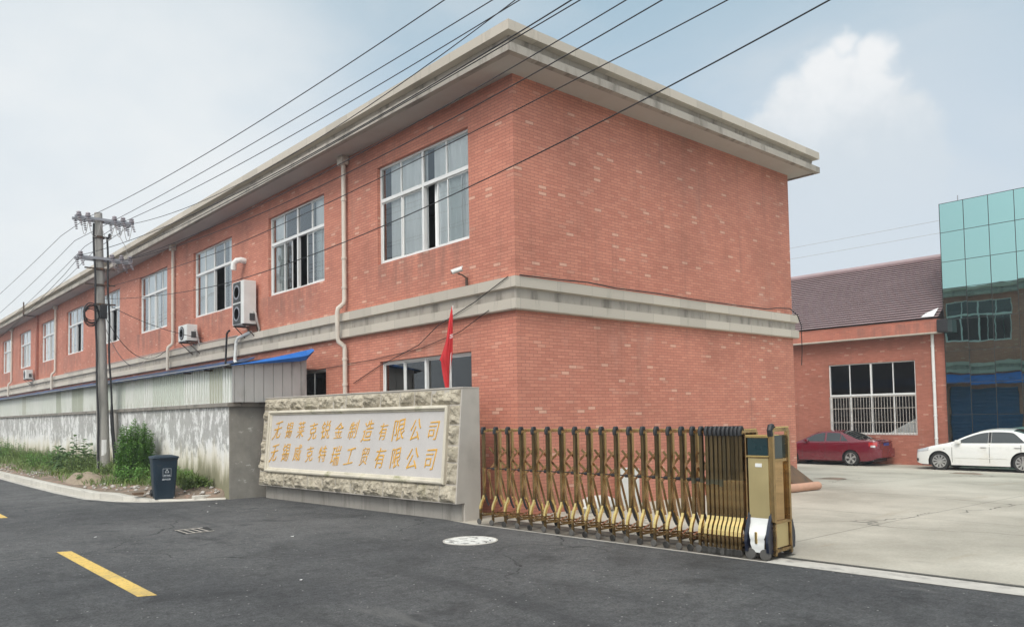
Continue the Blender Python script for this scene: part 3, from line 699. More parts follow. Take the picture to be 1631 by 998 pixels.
cable('black drain pipe stub standing on the shed roof below the tall air conditioner', [(-.5, 11.9, 4.40), (-.35, 12.4, 4.42), (-.36, 12.45, 4.36), (-.38, 12.5, 3.4)], .03, name='drain_stub')
cable('white plastic waste pipe bending down onto the blue shed roof edge', [(-.12, 11.3, 4.33), (-.2, 12.0, 4.22), (-.22, 12.1, 4.1), (-.24, 12.15, 3.55), (-.3, 11.9, 3.47)], .045, 'white', 10, 'waste_pipe')

# ------------------------------------------------------------------ perimeter wall and shed
PW = thing('perimeter_wall', 'weathered white plastered boundary wall with peeling patches and moss stains beside the verge', 'wall', (-2.33, 33, 0))
m = MB(); m.poly(((-2.33, 7.32, -.1), (-2.33, 66, -.1), (-2.33, 66, 2.12), (-2.33, 7.32, 2.12)))
m.poly(((-2.12, 66, -.1), (-2.12, 7.53, -.1), (-2.12, 7.53, 2.12), (-2.12, 66, 2.12))); m.build('plaster_face', M['plaster'], PW, recalc=False)
m = MB(); m.poly(((-2.33, 7.32, -.1), (-2.33, 7.32, 2.12), (-.02, 7.32, 2.12), (-.02, 7.32, -.1))); m.poly(((-2.12, 7.53, -.1), (-2.12, 7.53, 2.12), (-.02, 7.53, 2.12), (-.02, 7.53, -.1))); m.build('return_face', M['cement'], PW, recalc=False)
m = MB(); m.box((-2.40, 7.26, 2.12), (-2.06, 66, 2.21), .008); m.box((-2.055, 7.26, 2.12), (-.02, 7.60, 2.208), .006); m.build('coping', M['cap'], PW)
m = MB(); m.box((-2.38, 16.2, -.1), (-2.332, 16.62, 2.10)); m.build('pilaster', M['gran'], PW)
SH = thing('shed', 'lean-to shed of pale corrugated sheets with blue metal roof standing behind the boundary wall', 'shed', (-1.2, 33, 2.2))
m = MB(); pts = []; y = 7.14
while y < 64:
    pts += [(-2.31, y), (-2.31, y+.085), (-2.255, y+.100), (-2.255, y+.150), (-2.31, y+.165)]; y += .165
for a, b in zip(pts, pts[1:]):
    if b[1]-a[1] < 1e-6: continue
    m.poly(((a[0], a[1], 2.215), (b[0], b[1], 2.215), (b[0], b[1], 3.10), (a[0], a[1], 3.10)))
m.build('corrugated_side', M['corr'], SH, recalc=False)
m = MB(); x = -2.30; 
while x < -.52:
    x2 = min(x+.235, -.5); m.box((x+.006, 7.10, 2.215), (x2-.006, 7.13, lerp(3.08, 3.30, (x+2.3)/1.8)), .004); x += .235
m.box((-2.35, 7.085, 2.215), (-2.305, 7.135, 3.07)); m.build('end_panel', M['greyp'], SH)
m = MB(); m.prism([(-.5, 2.215), (-.003, 2.215), (-.003, 3.4), (-.5, 3.28)], 'y', 11.0, 11.05); m.build('inner_panel', M['greyp'], SH)
m = MB(); rows = []
prof = [(-2.52, 3.04), (-2.45, 3.085), (-1.6, 3.215), (-.9, 3.33), (-.45, 3.44), (-.14, 3.56), (-.125, 3.60)]
for y in (7.0, 7.4, 11.0, 30, 64.5): rows.append([(px, y, pz) for px, pz in prof])
for a, b in zip(rows, rows[1:]):
    for i in range(len(prof)-1):
        if i >= 4 and a[0][1] < 10.9: continue
        m.poly((a[i], a[i+1], b[i+1], b[i])); m.poly(((a[i][0], a[i][1], a[i][2]-.02), (b[i][0], b[i][1], b[i][2]-.02), (b[i+1][0], b[i+1][1], b[i+1][2]-.02), (a[i+1][0], a[i+1][1], a[i+1][2]-.02)))
m.poly(((-2.52, 7.0, 3.02), (-2.52, 64.5, 3.02), (-2.52, 64.5, 3.045), (-2.52, 7.0, 3.045)))
m.build('metal_roof', M['blued'], SH, recalc=False)
m = MB(); rows = []
for k in range(13):
    f = k/12; x = lerp(-2.42, -.44, f); zb_ = 3.045+.15*min(f/.88, 1)+(0 if f < .88 else .22*((f-.88)/.12)**1.6); zt_ = 3.055+.45*f**1.15
    rows.append([(x, 6.99-.10*f, zb_), (x, 6.94-.12*f, lerp(zb_, zt_, .45)), (x, 6.97-.05*f, max(zt_, zb_+.004))])
for a, b in zip(rows, rows[1:]):
    for i in range(2): m.poly((a[i], b[i], b[i+1], a[i+1])); m.poly([(p[0], p[1]+.012, p[2]) for p in (a[i], a[i+1], b[i+1], b[i])])
m.build('gable_flashing', M['blue'], SH, smooth=True, angle=60, recalc=False)
m = MB(); m.box((-2.535, 6.82, 3.046), (-2.50, 64.5, 3.062)); m.build('eave_edge', M['greyp'], SH)
for y in (7.16, 8.4, 9.8): m = MB(); m.box((-2.5, y, 2.99), (-.2, y+.05, 3.03)); m.build('roof_batten', M['iron'], SH)

# ------------------------------------------------------------------ stone sign wall
SG = thing('sign_wall', 'long rough stone name wall with pale granite panel and gold Chinese lettering beside the gate', 'sign', (-1.57, 7.02, 0), math.atan2(-1, .0769))
def B_(mb, nm, mt, par=SG, **k): return mb.build(nm, M[mt], par, local=True, **k)
wf = lambda z: .02+(2.28-z)/1.97*.18               # how far the battered face stands out at height z
UL, UR = 0.0, 6.78
m = MB(); m.prism([(.0, -.05), (.38, -.05), (.38, 2.285), (-.02, 2.285), (-.198, .312), (.0, .312)], 'x', UL+.01, UR+.02); B_(m, 'granite_core', 'gran')
m = MB(); m.box((UL+.02, -.025, -.05), (UR-.02, -.001, .31)); B_(m, 'plinth', 'plinth')
# split stone blocks: each block is a bumpy pillow on the battered plane
m = MB(); rs = random.Random(5)
def rock(u0, u1, z0, z1):
    nu = max(5, int((u1-u0)/.025)); nz = max(5, int((z1-z0)/.025)); g = .010; V = []
    sx = rs.uniform(-.02, .02); sz = rs.uniform(-.03, .03); seed = rs.uniform(0, 99); hh = rs.uniform(.02, .055)
    for i in range(nu+1):
        r = []
        for j in range(nz+1):
            a, b = i/nu, j/nz; u = lerp(u0+g, u1-g, a); z = lerp(z0+g, z1-g, b)
            edge = min(a, 1-a, 1)*4*(u1-u0)/.4; edge = min(1, edge, min(b, 1-b)*4*(z1-z0)/.3)
            p = Vector((u*5+seed, z*5, seed)); q = Vector((u*14+seed, z*14, 3))
            hgt = edge*(hh+.085*abs(noise.noise(p))+.045*noise.noise(q)+.022*noise.noise(q*2.3)+sx*(a-.5)*2+sz*(b-.5)*2)
            r.append(m.bm.verts.new((u, -(wf(z)+hgt), z)))
        V.append(r)
    for i in range(nu):
        for j in range(nz): m.bm.faces.new((V[i][j], V[i+1][j], V[i+1][j+1], V[i][j+1]))
    rim = [V[i][0] for i in range(nu+1)]+[V[nu][j] for j in range(1, nz+1)]+[V[i][nz] for i in range(nu-1, -1, -1)]+[V[0][j] for j in range(nz-1, 0, -1)]
    bk = [m.bm.verts.new((v.co.x, .02, v.co.z)) for v in rim]
    for i in range(len(rim)): m.bm.faces.new((rim[i], bk[i], bk[(i+1) % len(rim)], rim[(i+1) % len(rim)]))
u = UL
for row in ((2.0, 2.28), (.315, .63)):
    u = UL
    while u < UR-.2:
        wdt = rs.uniform(.42, .62); e = UR if u+wdt > UR-.3 else u+wdt; rock(u, e, row[0], row[1]); u = e
for a, b in ((UL, .30), (6.50, UR)):
    z = .63
    while z < 1.98:
        hgt = rs.uniform(.22, .42); e = 2.0 if z+hgt > 1.85 else z+hgt; rock(a, b, z, e); z = e
B_(m, 'stone_border', 'stone', smooth=True, angle=14)
m = MB(); m.box((UL, -.035, 2.287), (UR+.025, .385, 2.312), .006); B_(m, 'top_slab', 'gran')
def slab(mb, u0, u1, z0, z1, o0, o1):
    """box lying on the battered plane, standing o0..o1 proud of it"""
    P = lambda u, z, o: (u, -(wf(z)+o), z)
    A = [mb.bm.verts.new(P(*q)) for q in ((u0, z0, o0), (u1, z0, o0), (u1, z1, o0), (u0, z1, o0), (u0, z0, o1), (u1, z0, o1), (u1, z1, o1), (u0, z1, o1))]
    for q in ((0, 3, 2, 1), (4, 5, 6, 7), (0, 1, 5, 4), (1, 2, 6, 5), (2, 3, 7, 6), (3, 0, 4, 7)): mb.bm.faces.new([A[i] for i in q])
def mitred(mb, u0, u1, z0, z1, prof):
    """picture-frame moulding: profile (inset, proud)"""
    rows = []
    for i, o in prof:
        rows.append([(u0+i, -(wf(z0+i)+o), z0+i), (u1-i, -(wf(z0+i)+o), z0+i), (u1-i, -(wf(z1-i)+o), z1-i), (u0+i, -(wf(z1-i)+o), z1-i)])
    V = [[mb.bm.verts.new(p) for p in r] for r in rows]
    for a, b in zip(V, V[1:]):
        for k in range(4): mb.bm.faces.new((a[k], a[(k+1) % 4], b[(k+1) % 4], b[k]))
m = MB(); mitred(m, .30, 6.50, .63, 2.0, [(0, -.02), (0, .055), (.02, .072), (.045, .075), (.06, .055), (.062, .035), (.085, .03), (.10, .012), (.102, -.01)]); B_(m, 'moulding', 'mould')
m = MB(); slab(m, .40, 6.40, .73, 1.90, -.06, .005); PN = B_(m, 'name_panel', 'panel')
def lettering(text, u0, u1, zc, h, par, squash=.82, shear=.27):
    n = len(text)
    for i, ch in enumerate(text):
        cu = bpy.data.curves.new('glyph', 'FONT'); cu.body = ch; cu.size = 1.0; cu.extrude = .012; cu.offset = -.007; cu.resolution_u = 3
        o = bpy.data.objects.new('glyph', cu); col.objects.link(o); bpy.context.view_layer.update()
        me = bpy.data.meshes.new_from_object(o.evaluated_get(bpy.context.evaluated_depsgraph_get()))
        bpy.data.objects.remove(o); bpy.data.curves.remove(cu)
        xs = [v.co.x for v in me.vertices]; ys = [v.co.y for v in me.vertices]
        cx, cy, hh = (min(xs)+max(xs))/2, (min(ys)+max(ys))/2, max(.75, max(ys)-min(ys)); rr = random.Random(i*7+len(text)+int(zc*100))
        k = h/hh*rr.uniform(.88, 1.12); sq = squash*rr.uniform(.9, 1.1); uc = lerp(u0, u1, i/(n-1)); dz = rr.uniform(-.02, .02)
        for v in me.vertices:
            y = (v.co.y-cy); x = (v.co.x-cx)
            # brush-like sway: the strokes lean, tails pull to the right
            xx = x*k*sq+y*k*shear+.035*k*math.sin(y*4+i); z = zc+dz+y*k+x*k*.10+.02*k*math.sin(x*5+i*2)
            v.co = (uc+xx, -(wf(z)+.009+v.co.z*.45), z)
        me.materials.append(M['leaf_gold']); g = bpy.data.objects.new('character', me); col.objects.link(g); g.parent = par
lettering('无锡莱克锐金制造有限公司', .68, 6.10, 1.56, .36, PN)
lettering('无锡威克特瑞工贸有限公司', .60, 6.06, 1.06, .36, PN)

# ------------------------------------------------------------------ flag
t = thing('flag', 'furled red flag on a thin pole rising behind the sign wall', 'flag', (-.72, 1.25, 0))
p0, p1 = Vector((-.74, 1.28, 0)), Vector((-.52, 1.19, 3.88))
m = MB(); m.tube([p0, p1], .012, 8); m.build('flagpole', M['white'], t)
m = MB(); rings = []
prof = [(2.30, .05), (2.45, .075), (2.62, .10), (2.80, .125), (2.84, .15), (3.0, .12), (3.2, .085), (3.4, .065), (3.6, .045), (3.75, .028), (3.84, .014)]
for z, r in prof:
    c = p0.lerp(p1, z/3.88); ring = []
    for j in range(20):
        a = 2*math.pi*j/20; q = r*(1+.30*math.sin(3*a+z*3)+.18*math.sin(7*a+z*2)); ring.append((c.x-.45*r+q*math.cos(a)*.62, c.y+.35*r+q*math.sin(a)*.62, z-.03*math.sin(a*2)))
    rings.append(ring)
m.loft(rings); F_ = m.build('cloth', M['red'], t, smooth=True, angle=60)
c = p0.lerp(p1, 3.30/3.88); m = MB()
for k in (-1, 0, 1): m.tube([c+Vector((-.085, -.055, -.02+.03*k)), c+Vector((-.04, -.085, .0+.025*k))], .006, 5)
m.build('emblem', M['paper'], F_)

# ------------------------------------------------------------------ sliding gate
GT = thing('sliding_gate', 'bronze and gold retractable lattice gate folded along its rail across the yard entrance', 'gate', (-1.06, -.2, 0), math.atan2(-1, .055))
gb = lambda mb, nm, mt, par=GT, **k: mb.build(nm, M[mt], par, local=True, **k)
US = [0, .3, .59, .89, 1.17, 1.47, 1.75, 2.03, 2.29, 2.54, 2.80, 3.04, 3.27, 3.50, 3.70, 3.90, 4.07, 4.20, 4.29, 4.355, 4.42, 4.48, 4.54, 4.60, 4.66, 4.715, 4.77]
def post_path(w0, w1): return [(0, w0+.09, .44), (0, w0+.09, 1.53), (0, w0+.11, 1.555), (0, w1-.11, 1.555), (0, w1-.09, 1.53), (0, w1-.09, .44)]
proto = None
def gate_frame():
    m = MB(); m.tube(post_path(0, .56), .029, 4, square=True)
    for s0, s1 in ((0, 1), (.56, -1)): m.tube([(0, s0, .06), (0, s0, .27)], .023, 4, square=True)
    m.box((-.012, 0, .13), (.012, .56, .155)); f = gb(m, 'gate_frame', 'bronze')
    for s0, s1 in ((0, 1), (.56, -1)):
        m = MB(); m.tube([(0, s0, .25), (0, s0+.006*s1, .30), (0, s0+.03*s1, .36), (0, s0+.07*s1, .42), (0, s0+.088*s1, .47), (0, s0+.09*s1, .50)], .027, 4, square=True)
        gb(m, 'bent_leg', 'gold', f)
    m = MB(); m.tube([(0, .062, 1.50), (0, .055, 1.56), (0, .075, 1.60), (0, .11, 1.60), (0, .125, 1.56)], .027, 8); gb(m, 'top_cap', 'black', f, smooth=True)
    m = MB(); m.box((-.024, .115, 1.572), (.024, .455, 1.582), .003); gb(m, 'top_bar', 'gold', f)
    m = MB(); m.tube([(0, .09, .52), (.01, .10, .48), (.03, .13, .36), (.05, .15, .30)], .018, 6); gb(m, 'hinge_arm', 'black', f)
    return f
proto = gate_frame()
sleeve_rng = random.Random(3)
for i, u in enumerate(US):
    f = proto if i == 0 else copy_tree(proto, GT)
    f.location = (u, 0, 0)
    zl = (.98+sleeve_rng.uniform(-.07, .05)) if i < 16 else (.86+.16*max(0, (i-20)/6)+sleeve_rng.uniform(-.04, .04))
    m = MB(); m.tube([(0, .09, zl), (0, .09, 1.52)], .0315, 4, square=True); s = gb(m, 'film_sleeve', 'film' if i >= 16 else 'film2', f)
    if i % 2 == 0 or i >= 18:
        for wv_ in (0, .56):
            m = MB(); m.lathe([(.02, -.016), (.042, -.014), (.048, -.006), (.048, .006), (.042, .014), (.02, .016)], (.0, wv_-.035 if wv_ == 0 else wv_+.035, .05), 'y', 16); gb(m, 'caster', 'dirtrub', f, smooth=True)
def bar(a, b, w_, th, mt, nm):
    m = MB(); d = Vector((b[0]-a[0], 0, b[1]-a[1])).normalized(); n = Vector((-d.z, 0, d.x))*.017
    A, B = Vector((a[0], w_, a[1])), Vector((b[0], w_, b[1])); Y = Vector((0, th, 0))
    V = [m.bm.verts.new(p) for p in (A-n, A+n, B+n, B-n, A-n+Y, A+n+Y, B+n+Y, B-n+Y)]
    for q in ((0, 3, 2, 1), (4, 5, 6, 7), (0, 1, 5, 4), (1, 2, 6, 5), (2, 3, 7, 6), (3, 0, 4, 7)): m.bm.faces.new([V[k] for k in q])
    gb(m, nm, mt)
for i in range(21):
    o = .0008*i; du = US[i+1]-US[i]
    bar((US[i], .86), (US[i]+1.7*du, 1.27), .165+.012*(i % 2)+o, .010, 'bronze2', 'lattice_bar')
    bar((US[i], 1.27), (US[i]+1.7*du, .86), .215+.012*(i % 2)+o, .010, 'bronze', 'lattice_bar')
    bar((US[i], .86), (US[i]+.55*du, .40), .165+.012*(i % 2)+o, .010, 'bronze', 'lattice_bar')
    bar((US[i]+.05*du, .40), (US[i]-.5*du if i else US[i], .86), .215+.012*(i % 2)+o, .010, 'bronze2', 'lattice_bar')
for i in range(len(US)-1):
    for j, (wa, wb) in enumerate(((.05, .50), (.50, .05))):
        m = MB(); m.tube([(US[i], wa, .175+.02*j), (US[i+1], wb, .175+.02*j)], .015, 4, square=True); gb(m, 'base_bar', 'bronze')
    if i < 17:
        m = MB(); m.tube([(US[i]+.03, .13, .925), (US[i+1]-.08, .13, .92)], .009, 6); m.lathe([(.012, -.03), (.024, -.025), (.024, .025), (.012, .03)], (US[i+1]-.09, .13, .92), 'x', 10); gb(m, 'link_rod', 'black')
# drive head
h0, h1 = 4.87, 5.23
m = MB(); m.box((h0+.01, .045, .13), (h1-.06, .52, 1.505), .01); HD = gb(m, 'drive_head', 'bronze')
m = MB(); m.box((h0+.02, .035, .50), (h1-.075, .044, 1.225)); gb(m, 'gold_panel', 'goldp', HD)
m = MB(); m.box((h0+.02, .030, 1.262), (h1-.075, .044, 1.475)); gb(m, 'display_screen', 'screen', HD)
m = MB(); m.box((h0, .02, 1.235), (h1-.06, .044, 1.258), .004); gb(m, 'gold_trim', 'gold', HD)
m = MB(); m.box((h0, .02, 1.478), (h1-.06, .30, 1.512), .004); gb(m, 'gold_top', 'gold', HD)
m = MB(); m.box((h0+.115, .028, 1.12), (h0+.20, .034, 1.165)); gb(m, 'sticker', 'white', HD)
m = MB(); A = []
prof = [(.03, .50), (.025, .44), (.0, .38), (-.04, .32), (-.055, .26), (-.04, .235), (-.05, .20), (-.035, .14), (-.03, .09)]
wd = [0, .0, .0, .012, .03, .03, .03, .04, .05]
rings = [[(h0+.03+q, w_, z) for (w_, z), q in zip(prof, wd)], [(h1-.085-q, w_, z) for (w_, z), q in zip(prof, wd)]]
m.loft(rings, closed=False); SHD = gb(m, 'white_shield', 'white', HD, smooth=True, angle=60)
m = MB(); m.box((h0+.125, -.060, .20), (h0+.155, -.046, .34), .004); gb(m, 'badge', 'gold', SHD)
def fender(u0, u1, side):
    pr = [(.045, .08), (.045, .56), (.02, .50), (-.02, .42), (-.065, .30), (-.075, .22), (-.06, .10)] if side < 0 else [(.52, .08), (.52, .56), (.545, .50), (.585, .42), (.63, .30), (.64, .22), (.625, .10)]
    m = MB(); m.prism(pr, 'x', u0, u1); gb(m, 'fender', 'navy', HD)
fender(h0-.005, h0+.032, -1); fender(h1-.088, h1-.05, -1); fender(h0, h1-.05, 1)
m = MB(); m.tube(post_path(-.02, .56), .032, 4, square=True); bmesh.ops.translate(m.bm, verts=m.bm.verts, vec=(h1-.03, -.02, .02)); gb(m, 'end_arch', 'bronze', HD)
m = MB(); m.tube([(h1-.03, .02, 1.50), (h1-.03, .005, 1.57), (h1-.03, .03, 1.615), (h1-.03, .07, 1.615)], .036, 8); gb(m, 'arch_cap', 'black', HD, smooth=True)
m = MB(); m.box((h1-.065, .09, 1.596), (h1+.005, .44, 1.612), .003); gb(m, 'arch_top_bar', 'gold', HD)
for nm, z0, z1, mt in (('end_glass', 1.22, 1.50, 'screen'), ('end_mirror', .47, 1.18, 'mirror'), ('end_plate', .14, .43, 'goldp')):
    m = MB(); m.box((h1-.059, .10, z0), (h1-.045, .44, z1)); gb(m, nm, mt, HD)
m = MB()
for z in (1.20, .45, .11): m.box((h1-.06, .06, z-.018), (h1-.02, .48, z+.018))
for w_ in (.06, .46): m.box((h1-.06, w_, .05), (h1-.02, w_+.03, 1.5))
gb(m, 'end_frame', 'bronze', HD)
m = MB(); m.box((h0-.01, -.02, .085), (h1-.05, .02, .135), .008); gb(m, 'front_skirt', 'navy', HD)
for u in (h0+.05, h1-.12):
    for w_ in (-.02, .56):
        m = MB(); m.lathe([(.03, -.025), (.062, -.022), (.07, -.012), (.07, .012), (.062, .022), (.03, .025)], (u, w_, .07), 'y', 20); gb(m, 'drive_wheel', 'dirtrub', HD, smooth=True)

# ------------------------------------------------------------------ wheelie bin
BN = thing('wheelie_bin', 'dark navy plastic wheelie bin with closed lid on the kerb by the wall', 'bin', (-3.42, 8.42, .045), R(-10))
bb = lambda mb, nm, mt, par=BN, **k: mb.build(nm, M[mt], par, local=True, **k)
def rrect(w_, d_, z, r=.05, n=4):
    P = []
    for cx, cy, a0 in ((w_-r, d_-r, 0), (-w_+r, d_-r, 90), (-w_+r, -d_+r, 180), (w_-r, -d_+r, 270)):
        for k in range(n+1): a = R(a0+90*k/n); P.append((cx+r*math.cos(a), cy+r*math.sin(a), z))
    return P
m = MB(); m.loft([rrect(.205, .22, 0), rrect(.215, .235, .05), rrect(.265, .305, .88), rrect(.275, .315, .885), rrect(.275, .315, .915)]); bb(m, 'body', 'bin', smooth=True)
m = MB(); m.loft([rrect(.285, .325, .916), rrect(.292, .333, .93), rrect(.285, .325, .96), rrect(.20, .22, .985, .08), rrect(.17, .19, .99, .08)]); LD = bb(m, 'lid', 'bin', smooth=True)
m = MB(); m.box((-.14, -.36, .925), (.14, -.325, .955), .008); m.tube([(-.24, .33, .93), (-.24, .40, .94), (.24, .40, .94), (.24, .33, .93)], .016, 8); bb(m, 'lid_handle', 'bin', LD)
for x in (-.23, .23):
    m = MB(); m.lathe([(.03, -.025), (.09, -.022), (.10, -.01), (.10, .01), (.09, .022), (.03, .025)], (x, .22, .10), 'x', 20); bb(m, 'wheel', 'rubber', smooth=True)
yf = lambda z: -(.235+(z-.05)/.83*.07)-.003
m = MB()
def fbar(x0, z0, x1, z1, t=.006):
    d_ = Vector((x1-x0, 0, z1-z0)); n_ = Vector((-d_.z, 0, d_.x)).normalized()*t
    m.poly([(x0-n_.x, yf(z0-n_.z), z0-n_.z), (x1-n_.x, yf(z1-n_.z), z1-n_.z), (x1+n_.x, yf(z1+n_.z), z1+n_.z), (x0+n_.x, yf(z0+n_.z), z0+n_.z)])
cx, cz = .035, .60
for a, b in (((-.085, -.09), (.085, -.09)), ((.085, -.09), (.085, .09)), ((.085, .09), (-.085, .09)), ((-.085, .09), (-.085, -.09))): fbar(cx+a[0], cz+a[1], cx+b[0], cz+b[1], .003)
for k in range(3):
    a = R(90+120*k); b = R(210+120*k); fbar(cx+.05*math.cos(a)*.92, cz+.025+.05*math.sin(a), cx+.05*math.cos(b)*.92, cz+.025+.05*math.sin(b), .006)
IC = bb(m, 'recycling_mark', 'binmark')
def flat_text(s, size, x, z, par, mt, yfun):
    cu = bpy.data.curves.new('t', 'FONT'); cu.body = s; cu.size = size; cu.align_x = 'CENTER'; cu.offset = .001
    o = bpy.data.objects.new('t', cu); col.objects.link(o); bpy.context.view_layer.update()
    me = bpy.data.meshes.new_from_object(o.evaluated_get(bpy.context.evaluated_depsgraph_get())); bpy.data.objects.remove(o)
    for v in me.vertices: X, Z = x+v.co.x, z+v.co.y; v.co = (X, yfun(Z), Z)
    me.materials.append(M[mt]); o = bpy.data.objects.new('printed_text', me); col.objects.link(o); o.parent = par
flat_text('其他垃圾', .036, cx, cz-.075, IC, 'binmark', yf); flat_text('其他垃圾', .046, cx-.01, cz-.17, IC, 'binmark', yf)

# ------------------------------------------------------------------ utility pole and wires
PB, PT = Vector((-2.80, 15.95, .2)), Vector((-2.97, 16.08, 8.32))
UPL = thing('utility_pole', 'tall grey concrete utility pole with two insulator crossarms standing in the weeds by the wall', 'utility pole', tuple(PB))
pp = lambda z: PB.lerp(PT, (z-PB.z)/(PT.z-PB.z))
m = MB(); m.tube([pp(z) for z in (.1, 2, 4, 6, 8.32)], [.185, .172, .152, .132, .112], 24); m.build('shaft', M['pole'], UPL, smooth=True)
def arm(z, x0, x1, pos):
    c = pp(z); m = MB(); m.box((x0, c.y-.19, z-.05), (x1, c.y-.14, z+.03)); m.box((x0, c.y+.14, z-.05), (x1, c.y+.19, z+.03))
    for x in (c.x-.16, c.x+.16): m.box((x-.02, c.y-.139, z-.03), (x+.02, c.y+.139, z+.01))
    a = m.build('crossarm', M['steel'], UPL)
    for x in pos:
        m = MB(); m.lathe([(.03, -.02), (.075, .0), (.08, .04), (.045, .06), (.07, .08), (.06, .11), (.02, .13)], (x, c.y-.17, z+.03), n=14); m.build('insulator', M['porc'], a, smooth=True)
        for s in (-1, 1):
            m = MB(); y = c.y+s*.24; m.tube([(x, y-s*.05, z), (x, y, z-.03)], .02, 6)
            for k in range(5): m.lathe([(.018, -.02), (.055-.004*k, -.006), (.05-.004*k, .006), (.018, .015)], (x+.012*k, y+s*.02*k, z-.06-.055*k), n=12)
            m.build('strain_insulator', M['porc'], a, smooth=True)
arm(8.10, -3.66, -1.98, (-3.55, -3.30, -2.55, -2.30, -2.05)); arm(6.88, -3.60, -2.02, (-3.5, -2.62, -2.35, -2.1))
for z in (7.55, 6.55, 6.05, 5.45):
    c = pp(z); m = MB(); m.lathe([(.15, -.035), (.157, -.03), (.157, .03), (.15, .035)], c, n=20)
    if z < 6.6: m.box((c.x-.45 if z > 6 else c.x, c.y-.17, z-.02), (c.x+.4, c.y-.13, z+.02))
    m.build('pole_band', M['iron'], UPL)
m = MB(); c = pp(7.55); m.box((c.x+.12, c.y-.2, 7.5), (c.x+.3, c.y-.14, 7.56)); m.lathe([(.02, 0), (.05, .01), (.05, .12), (.02, .16)], (c.x+.27, c.y-.17, 7.52), n=10); m.build('cable_head', M['black'], UPL)
for dx, z1 in ((-.17, 7.95), (.20, 7.55)):
    m = MB(); pts = []
    for k in range(18):
        z = lerp(.25, z1, k/17); c = pp(z); pts.append((c.x+dx*(1+.25*math.sin(k*1.3)*.3)-(.0 if dx < 0 else -.10*max(0, 1-z/3)), c.y-.16+.02*math.sin(k*.9), z))
    m.tube(pts, [.03]*18 if dx < 0 else [.055 if k < 5 else .03 for k in range(18)], 8); m.build('cable_run', M['cable'], UPL, smooth=True)
m = MB(); c = pp(5.15)
for k in range(6):
    rr_ = .27+.03*random.random(); q = [(c.x-.30+rr_*math.cos(a)*.8+.02*random.random(), c.y-.24+.03*k+.35*rr_*math.cos(a), 5.12+.02*k*(-1)**k+rr_*math.sin(a)) for a in [2*math.pi*j/22 for j in range(23)]]
    m.tube(q, .016, 6)
m.box((c.x-.06, c.y-.30, 5.0), (c.x+.12, c.y-.15, 5.42), .01); m.build('cable_coil', M['cable'], UPL, smooth=True)
m = MB(); c = pp(1.05); rows = []
for j in range(5):
    a = R(-118+11*j); rows.append((c.x+.183*math.cos(a), c.y+.183*math.sin(a)))
for p, q in zip(rows, rows[1:]): m.poly(((p[0], p[1], .80), (q[0], q[1], .80), (q[0], q[1], 1.28), (p[0], p[1], 1.28)))
m.build('paper_notice', M['paper'], UPL)
m = MB()
for x0, x1, dz in ((-3.5, -3.3, .45), (-3.3, -2.95, .5), (-2.95, -2.55, .55), (-2.55, -2.3, .4), (-2.3, -2.05, .5)):
    P = [(lerp(x0, x1, k/8), pp(8).y-.22, 8.0-dz*4*(k/8)*(1-k/8)) for k in range(9)]; m.tube(P, .009, 5)
m.tube([(-2.7, 15.86, 7.6), (-2.45, 15.8, 7.65), (-2.25, 15.8, 7.3), (-2.15, 15.8, 6.9)], .009, 5); m.build('jumper_wire', M['gcable'], UPL)

def lag(pts, y):
    s = 0
    for i, (a, za) in enumerate(pts):
        q = za
        for j, (b, zb) in enumerate(pts):
            if i != j: q *= (y-b)/(a-b)
        s += q
    return s
def wire(label, x, pts, far=None, r=.0078, y1=-16, xp=None, xf=None):
    P = [(lerp(xp if xp is not None else x, x, min(1, (15.85-y)/8)), y, lag(pts, y)) for y in [15.85-k*.75 for k in range(int((15.85-y1)/.75)+1)]]
    if far: P = [(x if xf is None else xf, y, lag(far, y)) for y in [66-k*3 for k in range(17)]] + P
    m = MB(); m.tube(P, r, 6); return tag(m.build('power_line', M['cable'], smooth=True), label, 'power line', 'overhead wires along the road')
wire('topmost overhead wire, highest across the sky and clear of the roof corner', -3.3, [(15.85, 8.1), (1.94, 7.34), (-2.36, 7.28)], [(16.3, 7.95), (29.4, 7.44), (66, 7.5)], xf=-3.6)
wire('second overhead wire from the top, passing just left of the roof corner', -2.55, [(15.85, 8.12), (1.56, 7.58), (-2.46, 7.5)], [(16.3, 7.9), (32, 6.95), (66, 7.0)], xf=-3.2)
wire('outer wire of the close pair that meets the sky just left of the roof corner', -2.3, [(15.85, 8.1), (1.34, 7.49), (-2.75, 7.47)], [(16.3, 7.78), (34.1, 6.49), (66, 6.4)], xf=-2.9)
wire('inner wire of the close pair that brushes the roof corner from the left', -2.03, [(15.85, 8.08), (5.0, 7.35), (-2.31, 7.72)], [(16.3, 7.7), (36.1, 6.2), (66, 6.0)], xf=-2.6)
wire('left wire of the close pair crossing the cornice right at its corner', -3.5, [(15.85, 6.9), (-.62, 6.07), (-4.86, 6.17)], [(16.2, 6.8), (30, 5.61), (66, 5.4)])
wire('right wire of the close pair crossing the cornice right at its corner', -2.6, [(15.85, 6.9), (.88, 6.70), (-4.14, 6.78)], None, y1=-12)
wire('wire crossing the eave a little right of the roof corner', -2.1, [(15.85, 6.96), (.48, 6.63), (-4.44, 6.83)], None)
wire('next wire to the right over the eave, just above the nearest upper window', -2.35, [(15.85, 6.86), (.11, 6.22), (-5.16, 6.44)], None)
wire('thin wire passing in front of the upper panes of the nearest window', -2.4, [(15.85, 5.95), (.04, 5.83), (-6.03, 6.06)], None, .007, xp=-2.85)
wire('lowest overhead wire, sagging across the middle of the nearest upper window', -2.4, [(15.85, 5.62), (.06, 5.01), (-7.11, 5.61)], None, .008, xp=-2.85, y1=-13)
